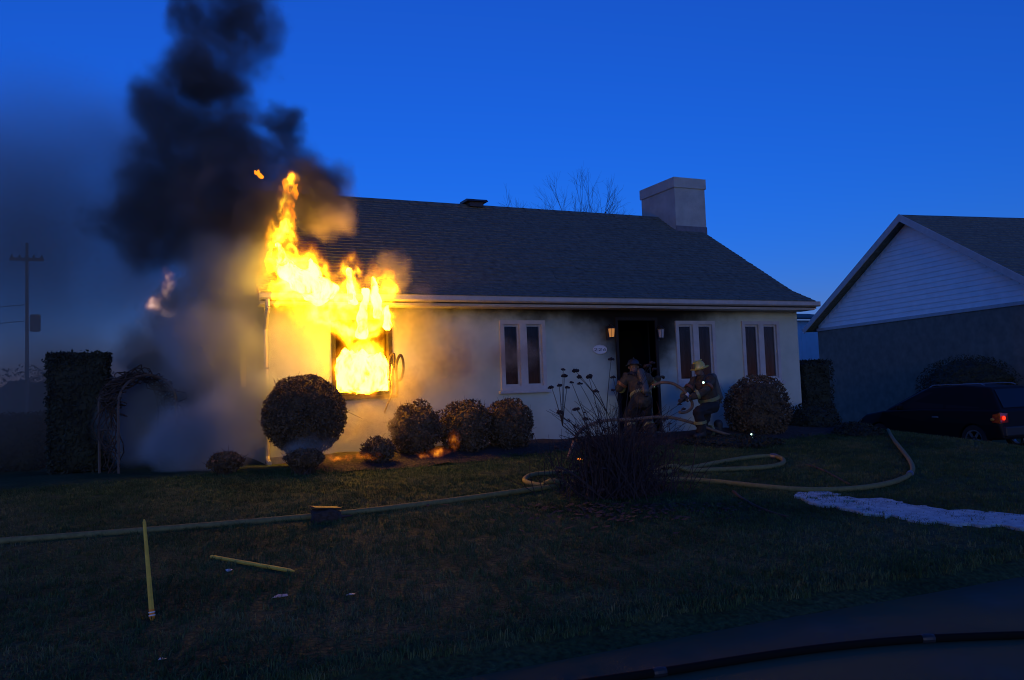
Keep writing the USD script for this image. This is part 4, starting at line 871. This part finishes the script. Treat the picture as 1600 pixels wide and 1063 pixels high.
# ================================================================= fire and smoke
FY = -.62                                            # the plane of the flames, just outside the eave
FIRE_RAMP = [(0, (1, .14, .002)), (.3, (1, .30, .004)), (.6, (1, .50, .010)), (1, (1, .62, .03))]
def fire_mat(name, color, strength, soft=.55):
    """Glowing gas seen as a skin: bright where one looks deep into it, clear at its thin edges, streaked by noise."""
    usdkit.material(stage, f'/World/Looks/{name}', {
        'g': ('geometry', {}), 'sc': ('vector_math', {'math_type': 'multiply', 'vector2': (7., 7., 3.2)}), 'n': ('noise_texture', {'scale': 1., 'detail': 4., 'distortion': .6}),
        'nr': ('map_range', {'from_min': .40, 'from_max': .62, 'to_min': .02, 'to_max': 1., 'clamp': True}),
        'lw': ('layer_weight', {'blend': .5}), 'lr': ('map_range', {'range_type': 'smoothstep', 'from_min': .95, 'from_max': soft, 'to_min': 0., 'to_max': 1., 'clamp': True}),
        'mu': ('math', {'math_type': 'multiply'}), 'e': ('emission', {'color': color, 'strength': strength}), 't': ('transparent_bsdf', {}), 'm': ('mix_closure', {})},
        [('g.position', 'sc.vector1'), ('sc.vector', 'n.vector'), ('n.fac', 'nr.value'), ('lw.facing', 'lr.value'), ('nr.result', 'mu.value1'), ('lr.result', 'mu.value2'),
         ('mu.value', 'm.fac'), ('t.BSDF', 'm.closure1'), ('e.emission', 'm.closure2')], surface='m.closure')
def tongues(cores, amp=.30, spike=.5, edge=.05, seed=3):
    m = to_tm(union([capsule(a, b, ra, rb, 2) for a, b, ra, rb in cores]).refine_to_length(edge)); m.merge_vertices(); v = np.array(m.vertices)
    nz = meshkit.fbm(v*np.array([5, 5, 3.2])*.3/amp+7, 4, seed)-.5
    up = np.maximum(meshkit.noise(v*np.array([9, 9, 1.])*.3/amp+seed)-.5, 0)*spike*np.clip(m.vertex_normals[:, 2]+.4, 0, 1)
    m.vertices = v+m.vertex_normals*(nz*amp)[:, None]+np.c_[0*nz, 0*nz, up]
    return m
def cpx(a, b, ra, rb, Y=FY, Yb=None):
    p, q = on_y(*a, Y), on_y(*b, Y if Yb is None else Yb); k = float((p-EYE) @ fwd)/FPX
    return (p, q, ra*k, rb*k)
B = blob_px
FL = thing('flame', 'main fire pouring from the burst window up over the eave', 'fire')
main = [B(466, 438, 74, FY, .7, 78), B(440, 385, 42, FY, .7, 62), B(447, 335, 25, FY, .8, 50), B(452, 290, 15, FY, .9, 34), B(512, 486, 70, FY, .7, 60),
        B(547, 440, 36, FY-.1, .7, 56), B(594, 470, 33, FY-.1, .7, 76), B(556, 508, 64, FY, .6, 48), B(564, 568, 66, -.3, .7, 56)]
puff('flame_gas', main, 1.6, (.03, .02, .01), warp=(2.2, .62), edge=(1.0, .35), mottled=(4.6, .0, 1.1), emission=(40., FIRE_RAMP), stretch=(1, 1, .6), detail=4.)
obj('flame_gas', puff_domain(main, 1.1, .22), 'flame_gas', FL)
fire_mat('fire_heart', (1, .37, .011), 50., .2); fire_mat('fire_orange', (1, .24, .012), 1.5, .3); fire_mat('fire_ember', (1, .18, .012), .62, -.3); fire_mat('fire_pale', (1, .50, .27), 1.9, -.6)
obj('flame_heart', tongues([cpx((500, 458), (452, 425), 19, 17), cpx((452, 425), (434, 385), 14, 5), cpx((500, 458), (518, 452), 14, 8), cpx((494, 432), (486, 408), 9, 4)], .30, .2, .05), 'fire_heart', FL, smooth=True)
obj('flame_heart', tongues([cpx((548, 590), (582, 588), 28, 28, .08), cpx((546, 575), (590, 578), 24, 22, .05), cpx((540, 600), (592, 600), 15, 14, .05)], .16, .25), 'fire_heart', FL, smooth=True)
obj('flame_tongue', tongues([cpx((452, 350), (447, 300), 12, 5), cpx((447, 300), (446, 282), 5, 2), cpx((456, 320), (464, 288), 7, 2), cpx((440, 400), (449, 350), 14, 8)], .16, .3, .04), 'fire_orange', FL, smooth=True)
obj('flame_tongue', tongues([cpx((550, 470), (544, 425), 9, 4), cpx((565, 520), (572, 455), 9, 5), cpx((590, 490), (583, 440), 9, 4), cpx((604, 510), (604, 482), 7, 4)], .15, .16, .05), 'fire_heart', FL, smooth=True)
def small_fire(label, cores, m, **kw):
    t = thing('flame', label, 'fire'); obj('flame_tongue', tongues(cores, **kw), m, t, smooth=True)
def gas_fire(label, name, blobs, strength, ramp, warp, mottled, stretch=(1, 1, .45)):
    t = thing('flame', label, 'fire')
    puff(name, blobs, .6, (.05, .04, .03), warp=warp, edge=(1.05, .2), mottled=mottled, emission=(strength, ramp), stretch=stretch, detail=3.)
    obj('flame_gas', puff_domain(blobs, 1.08, warp[1]*.4), name, t)
EMBER = [(0, (1, .13, .006)), (.5, (1, .22, .012)), (1, (1, .34, .02))]
PALE = [(0, (1, .32, .14)), (.5, (1, .50, .28)), (1, (1, .70, .50))]
gas_fire('pale flame showing through the smoke at the left end', 'pale_flame_gas', [B(262, 446, 15, 1.3, 1., 34), B(246, 476, 20, 1.3, 1., 22), B(264, 488, 20, 1.3, 1., 16)], 16., PALE, (3.2, .42), (5., 0., 1.))
gas_fire('low fire climbing among the round bushes by the wall', 'bush_flame_gas', [B(709, 690, 13, -1.72, 1., 22), B(686, 706, 24, -1.72, 1., 9), B(660, 711, 16, -1.75, 1., 5)], 6., EMBER, (6., .22), (9., 0., 1.))
gas_fire('low line of fire on the ground in front of the round bush', 'ground_flame_gas', [B(530, 715, 32, -1.7, 1., 7), B(575, 711, 30, -1.62, 1., 8)], 5., EMBER, (6., .2), (9., 0., 1.))
small_fire('loose tongue of flame in the smoke above the eave', [cpx((401, 271), (408, 277), 4, 3, -1.2)], 'fire_orange', amp=.08, spike=.1, edge=.03)

def smoke(name, label, blobs, density, color, **kw):
    puff(name+'_gas', blobs, density, color, **kw)
    return obj(name, puff_domain(blobs, 1.05, kw.get('warp', (1.2, .5))[1]*.42), name+'_gas', kind='stuff', label=label, category='smoke')
SY = .4
plume = [B(372, 50, 66, SY), B(300, 18, 46, SY), B(325, 125, 66, SY), B(258, 195, 70, SY), B(345, 205, 72, SY), B(405, 262, 66, SY), B(290, 290, 104, SY),
         B(478, 290, 60, SY-.6), B(235, 350, 76, SY), B(350, 350, 96, SY), B(504, 322, 42, SY-.9), B(440, 190, 34, SY), B(410, 335, 56, SY-.9)]
smoke('dark_smoke', 'dense black smoke plume rolling up from the burning eave', plume, 6.5, (.26, .28, .27), warp=(1.0, 1.5), mottled=(1.6, .2, 1.0), edge=(1.2, .45), detail=4.)
left = [B(350, 440, 84, -.1), B(392, 400, 44, -.4), B(335, 545, 92, -.2), B(285, 490, 66, .8), B(350, 665, 80, -.5), B(285, 690, 70, -.3), B(215, 655, 80, 1.), B(385, 610, 54, -.5), B(240, 560, 70, 2.2)]
smoke('pale_smoke', 'pale grey and brown smoke veiling the left gable down to the ground', left, 5.5, (.74, .93, .95), warp=(1.1, .7), mottled=(1.5, .4, 1.0), edge=(1.05, .2))
wisp = [B(575, 665, 56, -1., 1., 46), B(640, 605, 46, -.5, .8), B(700, 560, 66, -.35, .5), B(800, 555, 60, -.3, .4, 30), B(660, 495, 46, -.4, .5, 56), B(480, 705, 50, -1.6, 1., 30), B(522, 345, 40, -.8), B(612, 430, 40, -.6)]
smoke('wall_smoke', 'smoke curling over the front wall and bushes beside the burst window', wisp, 3.6, (.76, .71, .56), warp=(1.8, .55), mottled=(3., .12, 1.0), edge=(1.05, .2))
veil = [B(30, 380, 330, 3., .8, 300), B(190, 400, 200, 3., .8, 210), B(60, 600, 300, 3., .8, 160), B(190, 250, 150, 3., .8, 130)]
smoke('thin_smoke', 'thin bluish smoke haze drifting left of the plume', veil, 1.0, (.62, .56, .44), warp=(.45, 1.2), mottled=(.7, .7, 1.0), edge=(1.1, .0), detail=2.)
